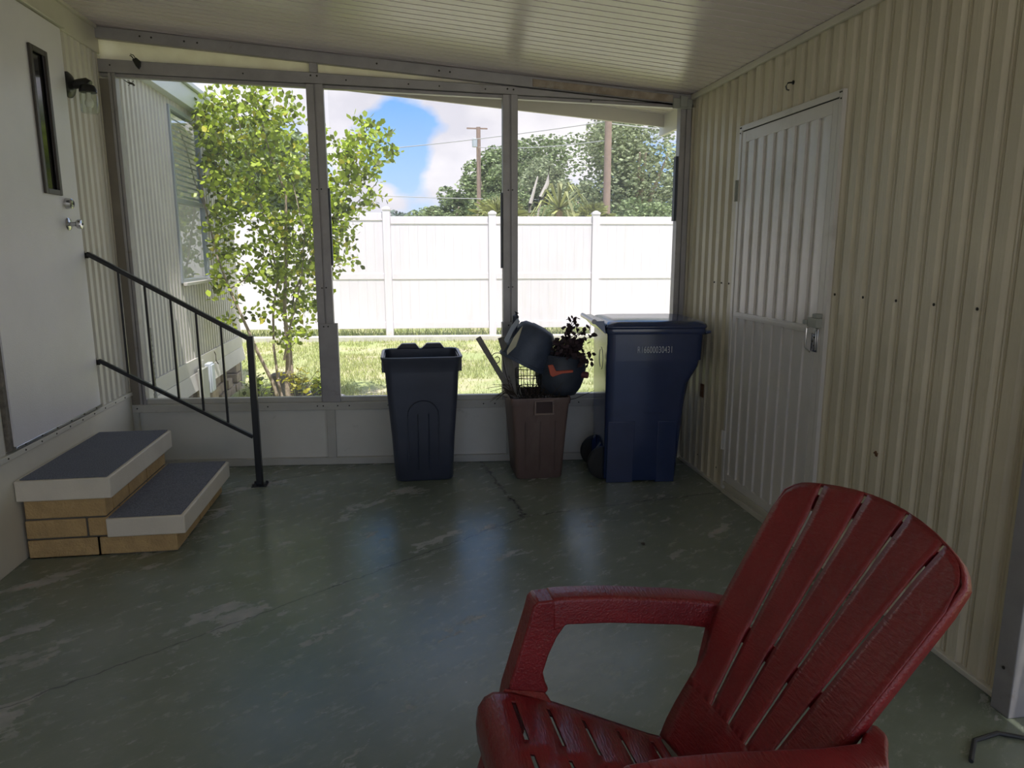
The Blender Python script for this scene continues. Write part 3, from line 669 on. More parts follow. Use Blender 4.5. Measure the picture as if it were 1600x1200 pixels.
# ------------------------------------------------------------------ black bin
def black_bin():
    root = empty('trash_bin', (.085, 4.74, 0), rz=0, label='tall open black plastic trash bin standing alone by the screen', cat='trash bin')
    def ring(z, hx, hy, r=.05): return rrect(0, 0, hx, hy, r, z, 6)
    b = B()
    out = [(0.0, .180, .165), (.012, .190, .175), (.30, .205, .190), (.60, .228, .208), (.735, .236, .214)]
    rings = [ring(z, x, y, .045) for z, x, y in out]
    rings += [ring(.7355, .243, .220, .05), ring(.80, .250, .226, .055), ring(.822, .262, .236, .07), ring(.832, .262, .236, .07), ring(.836, .254, .228, .06), ring(.832, .243, .217, .05), ring(.55, .222, .20, .05), ring(.03, .185, .17, .045)]
    loft(b, rings); 
    obj('bin_body', b, BINBLK, root, local=True, smooth=50)
    # collar wings beside the rim
    b = B()
    for s in (-1, 1): box(b, (s*.246-.010, -.185, .735), (s*.246+.010, .17, .818))
    objs('rim_grip', b, BINBLK, root, local=True, bevel=.004)
    # raised arch and ribs moulded in the front
    b = B(); yf = lambda z: -(.175+.035*z/.6)-.001
    pts = []
    for k in range(13):
        a = math.pi*k/12; x = -.10*math.cos(a); z = .45+.10*math.sin(a); pts.append((x, yf(z), z))
    pts = [(-.10, yf(.10), .10)]+pts+[(.10, yf(.10), .10)]
    tube(b, pts, .0045, 6)
    tube(b, [(-.035, yf(.08), .08), (-.035, yf(.46), .46)], .0035, 6); tube(b, [(.035, yf(.08), .08), (.035, yf(.46), .46)], .0035, 6)
    objs('moulded_arch', b, BINBLK, root, local=True, smooth=60)
    for cx in (-.078, .094):
        b = B(); n = 10; rings = []
        for y0 in (.205, .262):
            rings.append([Vector((cx+dx, y0, z)) for dx, z in ((-.088, .832), (-.05, .868), (.045, .868), (.072, .832))])
        loft(b, rings); obj('hinge_hump', b, BINBLK, root, local=True, bevel=.006)
black_bin()

# ------------------------------------------------------------------ brown bin and what is stuffed in it
def brown_bin():
    root = empty('trash_bin', (.845, 4.66, 0), label='small brown plastic bin crammed with garden debris beneath the mullion', cat='trash bin')
    b = B(); R = lambda z, hx, hy, r=.03: rrect(0, 0, hx, hy, r, z, 4)
    loft(b, [R(0, .148, .15), R(.01, .155, .158), R(.30, .175, .178), R(.515, .192, .195), R(.5155, .199, .202), R(.545, .202, .206), R(.558, .200, .203), R(.55, .190, .192), R(.3, .168, .17), R(.02, .148, .15)])
    obj('bin_body', b, BINBRN, root, local=True, smooth=45)
    f = -.199
    b = B(); 
    for lo, hi in (((-.045, f-.014, .535), (.085, f-.001, .547)), ((-.045, f-.014, .447), (.085, f+.010, .459)), ((-.045, f-.014, .4592), (-.034, f+.01, .5348)), ((.074, f-.014, .4592), (.085, f+.01, .5348))): box(b, lo, hi)
    h = obj('handle', b, pbr('brown_handle_plastic', (.21, .15, .13), .5), root, local=True, bevel=.002)
    obj('handle_hole', bx((-.033, f+.002-.009, .4595), (.073, f+.0035, .5345), WM[root.name]), pbr('dark_brown_recess', (.05, .03, .03), .7), h)
    b = B()
    for x in (-.10, .0, .10): tube(b, [(x, -.166, .06), (x, -.187, .40)], .004, 6)
    objs('moulded_rib', b, BINBRN, root, local=True)
    sb = B(); loft(sb, [rrect(.845, 4.66, .155, .158, .03, .25, 4), rrect(.845, 4.66, .18, .184, .03, .50, 4)]); 
    o = obj('yard_debris', sb, TWIG, smooth=60); tag(o, 'dark packed twigs and leaf litter filling the brown bin', 'debris', kind='stuff')
brown_bin()

def bin_stuff():
    # tilted pot, its round base facing up and to the right
    ax = Vector((-.42, -.02, -.80)).normalized(); o0 = Vector((.865, 4.63, 1.005))
    r = empty('plant_pot', o0+ax*.27, label='blue-grey plastic pot tipped upside down on top of the brown bin', cat='pot')
    mt = axmat(o0, ax)
    b = B(); lathe(b, [(.03, .004), (.06, .0), (.098, .004), (.125, .028), (.140, .08), (.150, .17), (.158, .25), (.163, .252), (.163, .272), (.153, .274), (.150, .26), (.135, .10), (.11, .02)], mt, 36); obj('pot_wall', b, GLAZE, r, smooth=50)
    b = B(); lathe(b, [(.052, .001), (.052, -.004), (.044, -.005), (.042, .000)], mt, 28); obj('base_ring', b, GLAZE, r)
    # round bellied pot with the withered plant
    p0 = Vector((.995, 4.66, .545))
    r = empty('plant_pot', p0, label='dark round pot holding a withered plant on the right of the brown bin', cat='pot')
    b = B(); lathe(b, [(.09, .0), (.12, .01), (.150, .06), (.168, .13), (.172, .19), (.160, .25), (.166, .262), (.160, .272), (.150, .262), (.152, .2), (.14, .1)], Matrix.Translation(p0) @ Matrix.Rotation(.10, 4, 'Y'), 36); obj('pot_wall', b, POTD, r, smooth=50)
    obj('soil', lathe(B(), [(.148, .228), (.10, .240), (.02, .245)], Matrix.Translation(p0) @ Matrix.Rotation(.10, 4, 'Y'), 24), TWIG, r)
    rnd = random.Random(3); st = B(); lv = []
    tips = [(1.05, 1.06), (1.09, 1.05), (1.13, 1.01), (1.15, .95), (1.13, .88), (1.15, .83), (1.00, .94), (.94, .93), (.97, .90), (1.08, .90), (1.14, .78), (1.03, .86), (1.07, .83), (.97, .87), (1.10, .86)]
    pr_ = p0+Vector((0, 0, .22))
    for tx, tz in tips:
        tp = Vector((tx, 4.50+rnd.uniform(-.08, .08), tz)); m = (pr_+tp)/2+Vector((rnd.uniform(-.03, .03), 0, .04))
        s = pr_+Vector((rnd.uniform(-.05, .08), rnd.uniform(-.05, .05), 0)); path = [s, s.lerp(m, .6), m, m.lerp(tp, .55), tp]
        tube(st, path, [.005, .004, .0035, .003, .002], 5)
        for k in range(24):
            u = rnd.uniform(.45, 1.0)*4; i = min(int(u), 3); p = path[i].lerp(path[i+1], u-i)+Vector([rnd.gauss(0, .018) for _ in range(3)])
            a = Vector([rnd.gauss(0, 1) for _ in range(3)]).normalized(); c = Vector([rnd.gauss(0, 1) for _ in range(3)]).normalized(); s2 = a.cross(c).normalized()
            l = rnd.uniform(.014, .026); ww = l*.65
            lv.append([p-a*l, p-a*l*.3+s2*ww, p+a*l*.5+s2*ww*.7, p+a*l, p+a*l*.5-s2*ww*.7, p-a*l*.3-s2*ww])
    pl = obj('withered_plant', st, TWIG, r); add_quads('withered_leaves', lv, DEADLEAF, pl)
    # red-orange strap across the round pot
    b = B(); L_ = [(.926, .741), (.960, .745), (.982, .701), (1.10, .705), (1.10, .688), (1.026, .683), (.960, .661), (.944, .672)]
    loft(b, [[Vector((x*.962, y, 1.5-(1.5-z)*.962)) for x, z in L_] for y in (4.470, 4.484)])
    obj('garden_trowel', b, ORANGE, bevel=.003, label='faded orange L-shaped plastic tool lying against the dark round pot', cat='garden tool')
    b = B(); lathe(b, [(.015, 0), (.022, .006), (.022, .05), (.014, .055)], axmat((1.128, 4.56, .690), (1, -.2, -.1)), 16); obj('hose_fitting', b, pbr('dull_maroon_plastic', (.16, .045, .05), .6), label='stubby maroon plastic fitting poking out right of the round pot', cat='fitting')
    # slats and boards
    b = bar(B(), (.452, 4.60, .945), (.70, 4.60, .52), .014, .036, Vector((1, 0, .5))); obj('wooden_slat', b, WOODG, bevel=.002, label='grey wooden slat leaning far out left from the brown bin', cat='slat')
    b = bar(B(), (.600, 4.58, .945), (.735, 4.60, .50), .014, .044, Vector((1, 0, .3))); obj('wooden_slat', b, WOODG, bevel=.002, label='grey wooden slat standing steeply at the left corner of the brown bin', cat='slat')
    def board(name, pts, y, th, mt_, **k):
        b = B(); loft(b, [[Vector((x, y, z)) for x, z in pts], [Vector((x+.006, y+th, z)) for x, z in pts]]); return obj(name, b, mt_, bevel=.001, **k)
    board('cream_card', [(.618, .850), (.617, .877), (.660, .960), (.715, 1.033), (.690, .950), (.672, .902)], 4.43, .010, CARD, label='cream wedge-shaped card stuck against the tipped blue-grey pot', cat='card')
    board('grey_panel', [(.612, .925), (.604, .945), (.650, 1.03), (.690, 1.078), (.704, 1.055), (.660, .99), (.632, .925)], 4.47, .012, pbr('pale_blue_panel', (.32, .36, .42), .5), label='narrow pale grey panel behind the cream card on the brown bin', cat='panel')
    b = B(); tube(b, [(.650, 4.60, .80), (.668, 4.60, .90), (.690, 4.60, 1.0), (.700, 4.60, 1.08), (.706, 4.60, 1.105), (.710, 4.60, 1.10)], [.012, .016, .019, .021, .017, .006], 10)
    b2 = obj('tool_handle', b, pbr('dark_blue_grip', (.03, .038, .07), .5), label='dark blue tool grip rising in front of the mullion', cat='tool')
    # wire planter basket and scroll
    b = B(); zt, zb = .74, .565; cx, cy = .80, 4.56
    for z, r_ in ((zt, .09), (.68, .085), (.62, .08)): tube(b, [(cx+r_*math.cos(a)-.02, cy+r_*.7*math.sin(a), z) for a in [2*math.pi*k/20 for k in range(21)]], .0028, 5)
    for k in range(12):
        a = 2*math.pi*k/12; tube(b, [(cx+.09*math.cos(a)-.02, cy+.063*math.sin(a), zt), (cx+.076*math.cos(a)-.02, cy+.053*math.sin(a), zb)], .0025, 5)
    obj('wire_basket', b, BLACKM, label='dark wire basket wedged in the mouth of the brown bin', cat='basket')
    b = B(); c = Vector((.572, 4.60, .80)); pts = [c+Vector((.045*(1-k/30)*math.cos(k*.36+.6), 0, .045*(1-k/30)*math.sin(k*.36+.6))) for k in range(24)]
    tube(b, [(.66, 4.59, .60), (.628, 4.6, .72)]+[tuple(p) for p in pts], .0028, 5); obj('scroll_wire', b, TWIG, label='thin curled wire scroll left of the mullion above the brown bin', cat='wire')
    rnd = random.Random(5)
    b = B()
    for k in range(80):
        p = Vector((.845+rnd.uniform(-.16, .15), 4.62+rnd.uniform(-.12, .12), .50)); d = Vector((rnd.gauss(0, .8), rnd.gauss(0, .5), abs(rnd.gauss(.9, .5)))).normalized(); l = rnd.uniform(.08, .26)
        m = p+d*l*.5+Vector((rnd.gauss(0, .015), 0, rnd.gauss(0, .015))); tube(b, [p, m, p+d*l], [.003, .0024, .0014], 4)
    for k in range(12):
        p = Vector((.69, 4.50+rnd.uniform(-.04, .08), .57)); q2 = p+Vector((-rnd.uniform(.06, .2), rnd.uniform(-.05, .05), rnd.uniform(-.04, .08)))
        tube(b, [p, (p+q2)/2+Vector((0, 0, .035)), q2], [.0026, .002, .0012], 4)
    o = obj('dry_twigs', b, TWIG); tag(o, 'tangle of thin dry twigs sticking out of the brown bin', 'twigs', kind='stuff')
bin_stuff()

# ------------------------------------------------------------------ blue roll cart
def cart():
    root = empty('refuse_cart', (1.485, 4.56, 0), rz=-.09, label='large navy blue wheeled refuse cart in the corner by the ribbed wall', cat='refuse cart')
    # local: +x towards the lid's front, y across; body sections (z, xmin, xmax, half width)
    S = [(.012, -.210, .250, .225), (.03, -.218, .262, .232), (.35, -.220, .280, .255), (.58, -.222, .296, .266), (.66, -.222, .306, .270), (.77, -.222, .368, .276), (.815, -.222, .378, .278), (.8155, -.222, .386, .284), (.96, -.222, .390, .288), (1.005, -.222, .390, .290)]
    b = B(); rings = [rrect((a+c)/2, 0, (c-a)/2, h, .05, z, 6) for z, a, c, h in S]
    rings += [rrect(.084, 0, .285, .270, .05, 1.004, 6), rrect(.03, 0, .21, .21, .05, .10, 6)]
    loft(b, rings); obj('cart_body', b, CART, root, local=True, smooth=35)
    # recessed look: raised side ribs/feet on the near side
    b = B(); 
    for x0, x1 in ((-.205, -.03), (.12, .245)): hexa(b, [(x0, -.230, .0), (x1, -.230, .0), (x1, -.20, .0), (x0, -.20, .0)], [(x0, -.2615, .42), (x1, -.2615, .42), (x1, -.25, .42), (x0, -.25, .42)])
    box(b, (.02, -.268, .47), (.14, -.258, .476))
    objs('side_moulding', b, CART, root, local=True, bevel=.004)
    # rim
    b = B(); loft(b, [rrect(.084, 0, .314, .302, .045, .985, 5), rrect(.084, 0, .318, .306, .045, 1.0, 5), rrect(.084, 0, .316, .304, .045, 1.018, 5), rrect(.084, 0, .30, .288, .04, 1.018, 5), rrect(.084, 0, .295, .283, .04, .985, 5)], False, False)
    b.verts.ensure_lookup_table()
    obj('rim', b, CART, root, local=True, smooth=30)
    # lid, slightly crowned, with a lip in front
    b = B(); L = [(1.019, .318, .308, .045), (1.030, .324, .314, .05), (1.045, .318, .308, .05), (1.060, .298, .288, .06), (1.066, .26, .25, .07)]
    loft(b, [rrect(.084, 0, hx, hy, r, z, 6) for z, hx, hy, r in L]); box(b, (.400, -.14, 1.020), (.424, .04, 1.034))
    lid = obj('lid', b, CART, root, local=True, smooth=40, bevel=.003)
    b = B(); box(b, (-.15, -.17, 1.0665), (.26, .17, 1.074)); obj('lid_panel', b, CART, lid, local=False) if False else b.free()
    # front grab lip
    b = B(); hexa(b, [(.391, -.10, .935), (.398, -.10, .935), (.398, .06, .935), (.391, .06, .935)], [(.391, -.28, .985), (.428, -.27, .985), (.428, .02, .985), (.391, .03, .985)]); box(b, (.391, -.28, .9855), (.430, .03, 1.004)); obj('grab_lip', b, CART, root, local=True, bevel=.004)
    # handle bar and hinge lugs at the back
    b = B(); tube(b, [(-.305, -.24, 1.060), (-.305, .24, 1.060)], .016, 14); obj('handle_bar', b, CART, root, local=True)
    b = B()
    hexa(b, [(-.236, -.26, .985), (-.2335, -.26, .985), (-.2335, .26, .985), (-.236, .26, .985)], [(-.318, -.235, 1.062), (-.244, -.25, 1.066), (-.244, .25, 1.066), (-.318, .235, 1.062)])
    obj('hinge_cover', b, CART, root, local=True, bevel=.004)
    # wheels
    for s in (-1, 1):
        b = B(); mt = WM[root.name] @ axmat((-.205, s*.145, .114), (0, 1, 0))
        lathe(b, [(.05, -.026), (.090, -.026), (.110, -.020), (.1135, -.010), (.1135, .010), (.110, .020), (.090, .026), (.05, .026)], mt, 36); wh = obj('wheel', b, RUBBER, root)
        b = B(); lathe(b, [(.020, -.030), (.080, -.0275), (.080, .0275), (.020, .030)], mt, 24); obj('hub', b, RUBBER, wh)
    b = B(); tube(b, [(-.205, -.19, .114), (-.205, .19, .114)], .010, 10); obj('axle', b, SCREW, root, local=True)
    b = B(); 
    for s in (-1, 1): hexa(b, [(-.250, s*.10-.02, .10), (-.215, s*.10-.02, .10), (-.215, s*.10+.02, .10), (-.250, s*.10+.02, .10)], [(-.250, s*.10-.02, .20), (-.222, s*.10-.02, .24), (-.222, s*.10+.02, .24), (-.250, s*.10+.02, .20)])
    objs('axle_bracket', b, CART, root, local=True)
    # embossed emblem on the back
    b = B(); lathe(b, [(.075, 0), (.075, .002), (.060, .002), (.060, 0)], axmat((-.2222, -.04, .80), (-1, 0, .0)), 32, False, False); obj('round_emblem', b, CART, root, local=True)
    # serial number
    cu = bpy.data.curves.new('serial', 'FONT'); cu.body = 'R16600030431'; cu.size = .060; cu.align_x = 'CENTER'; cu.align_y = 'CENTER'; cu.extrude = .0004; cu.space_character = 1.08
    to = bpy.data.objects.new('tmp', cu); COL.objects.link(to); bpy.context.view_layer.update()
    me = bpy.data.meshes.new_from_object(to.evaluated_get(bpy.context.evaluated_depsgraph_get())); COL.objects.unlink(to); bpy.data.objects.remove(to)
    b = B(); b.from_mesh(me); b.transform(Matrix.Translation((.075, -.2915, .885)) @ Matrix.Rotation(math.radians(90), 4, 'X') @ Matrix.Diagonal((.58, 1, 1, 1)))
    obj('serial_number', b, WHITEPR, root, local=True)
cart()

# ------------------------------------------------------------------ red chair
def chair():
    th, tx, ty = -.076, .337, 1.382
    root = empty('adirondack_chair', (tx, ty, 0), rz=-th, label='red plastic slatted garden chair with wide arms in the foreground', cat='chair')
    # local: +x backwards, +y the far side, z up
    # ---- seat
    prof = [(-.160, .245), (-.164, .300), (-.158, .345), (-.142, .370), (-.120, .380), (-.078, .374), (.0, .347), (.10, .305), (.20, .264), (.29, .229), (.335, .216), (.352, .222)]
    def zx(x):
        for (a, za), (b_, zb) in zip(prof[4:], prof[5:]):
            if a <= x <= b_: return za+(zb-za)*(x-a)/(b_-a)
        return prof[-1][1]
    slots = [-.078+.0912*i for i in range(5)]
    xs = [p[0] for p in prof[4:]]; X = sorted(set([-.120, .32, .335, .352]+[round(s+d, 4) for s in slots for d in (-.035, -.0065, .0065)]))
    cols = [(-.160, .245), (-.164, .300), (-.158, .345), (-.142, .370)]+[(x, zx(x)) for x in X]
    Yb = [-.295, -.275, -.25, -.085, -.045, .0, .045, .085, .25, .275, .295]
    Yb = [-.295, -.28, -.25, -.10, -.055, .055, .10, .25, .28, .295]
    def hw(x):                                        # seat half width factor along x
        return 1.0 if x < .0 else 1.0-.22*max(0, (x-.0)/.36)**1.3
    b = B(); g = []
    for x, z in cols:
        f = hw(x); g.append([b.verts.new((x, y*f, z-(.012*(abs(y)/.295)**4)+.012*(abs(y)/.295)**2*0-(.010*math.cos(y*math.pi/.6)))) for y in Yb])
    def isslot(x0, x1, y0, y1):
        return any(abs((x0+x1)/2-s) < .004 for s in slots) and ((-.25 <= y0 and y1 <= -.10) or (-.055 <= y0 and y1 <= .055) or (.10 <= y0 and y1 <= .25))
    for i in range(len(cols)-1):
        for j in range(len(Yb)-1):
            if isslot(cols[i][0], cols[i+1][0], Yb[j], Yb[j+1]): continue
            b.faces.new((g[i][j], g[i+1][j], g[i+1][j+1], g[i][j+1]))
    st = obj('seat', b, CHAIRM, root, local=True, solid=.008, smooth=50)
    # side skirts under the seat edge
    b = B()
    for s in (-1, 1):
        r0 = []; r1 = []
        for x, z in cols[3:]:
            f = hw(x); r0.append((x, s*.293*f, z-.016)); r1.append((x, s*.290*f, z-.050))
        A = [b.verts.new(p) for p in r0]; C_ = [b.verts.new(p) for p in r1]
        for i in range(len(A)-1): b.faces.new((A[i], A[i+1], C_[i+1], C_[i]))
    objs('seat_skirt', b, CHAIRM, root, local=True, solid=.010)
    # dirt strip lying in the seat crease
    b = B(); box(b, (.318, -.20, .2145), (.343, .20, .2165)); obj('dirt_strip', b, pbr('grey_grime', (.13, .115, .09), .95, var=.3, vscale=60), st, local=False) if False else b.free()
    b = bx((.318, .02, .2172), (.340, .215, .2192)); b.transform(WM[root.name]); obj('grime_strip', b, pbr('grey_grime', (.13, .115, .09), .95, var=.3, vscale=60), st)
    # ---- back: surface param
    def bp(t, y):                                     # t = 0 crease .. 1 top
        # spine profile in x/z
        pts = [(.345, .218), (.362, .255), (.385, .320), (.407, .375), (.50, .525), (.60, .678), (.70, .828), (.762, .922)]
        u = t*(len(pts)-1); i = min(int(u), len(pts)-2); f = u-i
        x = pts[i][0]+(pts[i+1][0]-pts[i][0])*f; z = pts[i][1]+(pts[i+1][1]-pts[i][1])*f
        return Vector((x-.035*(abs(y)/.3)**2, y, z+.012*(abs(y)/.3)**2*0))
    def lat(t, k):                                    # lateral position of guide line k (slit lines -2..2 are +-1,+-3; edges +-5)
        tb = 3/7; f = (t-tb)/(1-tb)
        if abs(k) == 5:
            e = [(0, .232), (.15, .236), (3/7, .218), (.50, .222), (.58, .262), (.70, .278), (1, .312)]
            for (a, va), (c, vc) in zip(e, e[1:]):
                if a <= t <= c: return math.copysign(va+(vc-va)*(t-a)/(c-a), k)
            return math.copysign(.312, k)
        return math.copysign((.038+(.067-.038)*f)*abs(k), k) if t > tb else math.copysign(.038*abs(k)-(tb-t)*.01*abs(k)*.2, k)
    def ttop(y): return 1.0-.068*(abs(y)/.30)**2.0
    b = B(); G = .0058
    lines = [-5, -3, -1, 1, 3, 5]; NS = 26; tb = 3/7
    for a, c in zip(lines, lines[1:]):
        # one slat above the slit foot
        NU = 6; rows = []
        for i in range(NS+1):
            row = []
            for j in range(NU+1):
                u = j/NU; ytop = lat(1, a)+(lat(1, c)-lat(1, a))*u; te = ttop(ytop)
                # round the outer corners
                if a == -5: e = max(0, 1-u/.62); te -= .085*(1-math.sqrt(max(0, 1-e*e)))
                if c == 5: e = max(0, 1-(1-u)/.62); te -= .085*(1-math.sqrt(max(0, 1-e*e)))
                t = tb+(te-tb)*i/NS
                ya = lat(t, a)+(G if a != -5 else 0); yc = lat(t, c)-(G if c != 5 else 0)
                p = bp(t, ya+(yc-ya)*u); row.append(b.verts.new(p))
            rows.append(row)
        for i in range(NS):
            for j in range(NU): b.faces.new((rows[i][j], rows[i][j+1], rows[i+1][j+1], rows[i+1][j]))
    rows = []
    for i in range(9):
        t = tb*i/8; row = []
        for a, c in zip(lines, lines[1:]):
            ya = lat(t, a)+(G if a != -5 else 0)*(i/8 > .99); yc = lat(t, c)-(G if c != 5 else 0)*(i/8 > .99)
            for j in range(4): row.append(b.verts.new(bp(t, ya+(yc-ya)*j/3)))
        rows.append(row)
    for i in range(8):
        for j in range(len(rows[0])-1): b.faces.new((rows[i][j], rows[i][j+1], rows[i+1][j+1], rows[i+1][j]))
    bmesh.ops.remove_doubles(b, verts=b.verts, dist=.0006)
    back = obj('backrest', b, CHAIRM, root, local=True, solid=.006, smooth=50)
    # rolled flange round the outside edge
    def teo(y, u, first):
        te = ttop(y)
        e = max(0, 1-u/.62) if first else max(0, 1-(1-u)/.62)
        return te-.085*(1-math.sqrt(max(0, 1-e*e)))
    half = [bp(i/30*teo(-.312, 0, True), lat(i/30*teo(-.312, 0, True), -5)) for i in range(8, 31)]
    for u in range(1, 7): y = -.312+(-.201+.312)*u/6; half.append(bp(teo(y, u/6, True), y))
    for k in range(1, 5): y = -.201+.201*k/4; half.append(bp(ttop(y), y))
    dep = [.026]*22+[.026, .024, .021, .018, .015, .013, .012]+[.012]*4
    out = list(zip(half, dep)); out += [(Vector((p.x, -p.y, p.z)), d) for p, d in reversed(out[:-1])]
    b = B(); A = [b.verts.new(p) for p, d in out]; C_ = [b.verts.new(p+Vector((.83, 0, -.55))*d) for p, d in out]
    for i in range(len(A)-1): b.faces.new((A[i], A[i+1], C_[i+1], C_[i]))
    b.transform(WM[root.name]); obj('edge_flange', b, CHAIRM, back, solid=.006)
    # cross ribs behind the slats
    for t, nm in ((.585, 1), (.93, 2)):
        b = B(); n = 14; ya = lat(t, 5)-.012; rr = []
        for i in range(n+1):
            y = -ya+2*ya*i/n; tt = t if nm == 1 else .945-.075*(abs(y)/.3)**2; p = bp(tt, y)+Vector((.020, 0, -.013)); d = Vector((.55, 0, .83)); nn = Vector((.83, 0, -.55))
            rr.append([p-d*.022-nn*.010, p+d*.022-nn*.010, p+d*.022+nn*.008, p-d*.022+nn*.008])
        loft(b, rr); b.transform(WM[root.name]); obj('cross_rib', b, CHAIRM, back, bevel=.002)
    # ---- arms and front legs: a bent channel
    for s in (1, -1):
        path = [((.560, .268), .540, .040, .050), ((.545, .280), .545, .055, .052), ((.520, .302), .540, .070, .054), ((.50, .325), .536, .080, .054), ((.40, .337), .551, .080, .052), ((.20, .340), .580, .080, .052), ((.08, .340), .590, .080, .052), ((.042, .340), .587, .080, .062)]
        b = B(); rr = []
        for (x, y), z, w_, h_ in path:
            rr.append([Vector((x, s*(y-w_/2), z-h_*1.1)), Vector((x, s*(y+w_/2), z-h_*1.1)), Vector((x, s*(y+w_/2), z+h_*.2)), Vector((x, s*(y+w_/2-.008), z+h_*.35)), Vector((x, s*(y-w_/2+.008), z+h_*.35)), Vector((x, s*(y-w_/2), z+h_*.2))])
        loft(b, rr); obj('armrest', b, CHAIRM, root, local=True, smooth=50, bevel=.004)
        # leg: channel from the bend down to the floor
        b = B(); rr = []
        for z, wd in ((.560, .115), (.530, .105), (.50, .092), (.45, .084), (.40, .084), (.370, .100), (.350, .115), (.30, .085), (.15, .085), (.0, .085)):
            x0 = -.008-(.60-z)*.30; x1 = x0+wd
            y0, y1 = .302, .378
            if z < .33: y0, y1 = .305, .360
            rr.append([Vector((x0, s*y0, z)), Vector((x0, s*y1, z)), Vector((x1, s*y1, z)), Vector((x1, s*y0, z))])
        # rounded corner cap at the bend
        cap = [[Vector((.0, s*.302, .612-.008)), Vector((.0, s*.378, .604)), Vector((.10, s*.378, .606)), Vector((.10, s*.302, .606))],
               [Vector((-.012, s*.302, .592)), Vector((-.012, s*.378, .592)), Vector((.10, s*.378, .575)), Vector((.10, s*.302, .575))]]
        loft(b, cap+rr); obj('front_leg', b, CHAIRM, root, local=True, smooth=40, bevel=.006)
        # web joining leg and seat
        b = B(); hexa(b, [(-.12, s*.270, .318), (.045, s*.275, .290), (.045, s*.304, .290), (-.12, s*.304, .318)], [(-.11, s*.272, .352), (.040, s*.275, .322), (.020, s*.304, .350), (-.09, s*.304, .375)]); obj('seat_bracket', b, CHAIRM, root, local=True, bevel=.006)
        # rear leg
        b = B(); rr = []
        for x0, x1, y, z in ((.28, .40, .215, .215), (.36, .47, .235, .14), (.47, .56, .262, .05), (.53, .61, .275, .0)):
            rr.append([Vector((x0, s*(y-.02), z)), Vector((x0, s*(y+.02), z)), Vector((x1, s*(y+.02), z)), Vector((x1, s*(y-.02), z))])
        loft(b, rr); obj('rear_leg', b, CHAIRM, root, local=True, bevel=.005)
        # stay under the rear of the arm
        b = B(); hexa(b, [(.39, s*.205, .27), (.44, s*.205, .25), (.44, s*.232, .25), (.39, s*.232, .27)], [(.47, s*.245, .49), (.555, s*.245, .49), (.555, s*.290, .49), (.47, s*.290, .49)]); obj('arm_stay', b, CHAIRM, root, local=True, bevel=.005)
chair()

b = B(); bmesh.ops.create_icosphere(b, subdivisions=2, radius=.011)
for v in b.verts: v.co.z *= .45; v.co *= 1+.4*noise.noise(v.co*120)
b.transform(Matrix.Translation((1.178, 3.349, .006))); obj('dead_leaf', b, TWIG, label='tiny dark dead leaf on the green floor in front of the cart', cat='leaf')
# cable on the floor at the right
b = B(); tube(b, [(1.62, 1.66, .008), (1.70, 1.74, .008), (1.80, 1.76, .008), (1.88, 1.72, .008), (1.98, 1.66, .008), (2.06, 1.52, .008)], .007, 8)
obj('cable', b, CLOTH, label='black cable lying on the floor at the foot of the near right post', cat='cable')

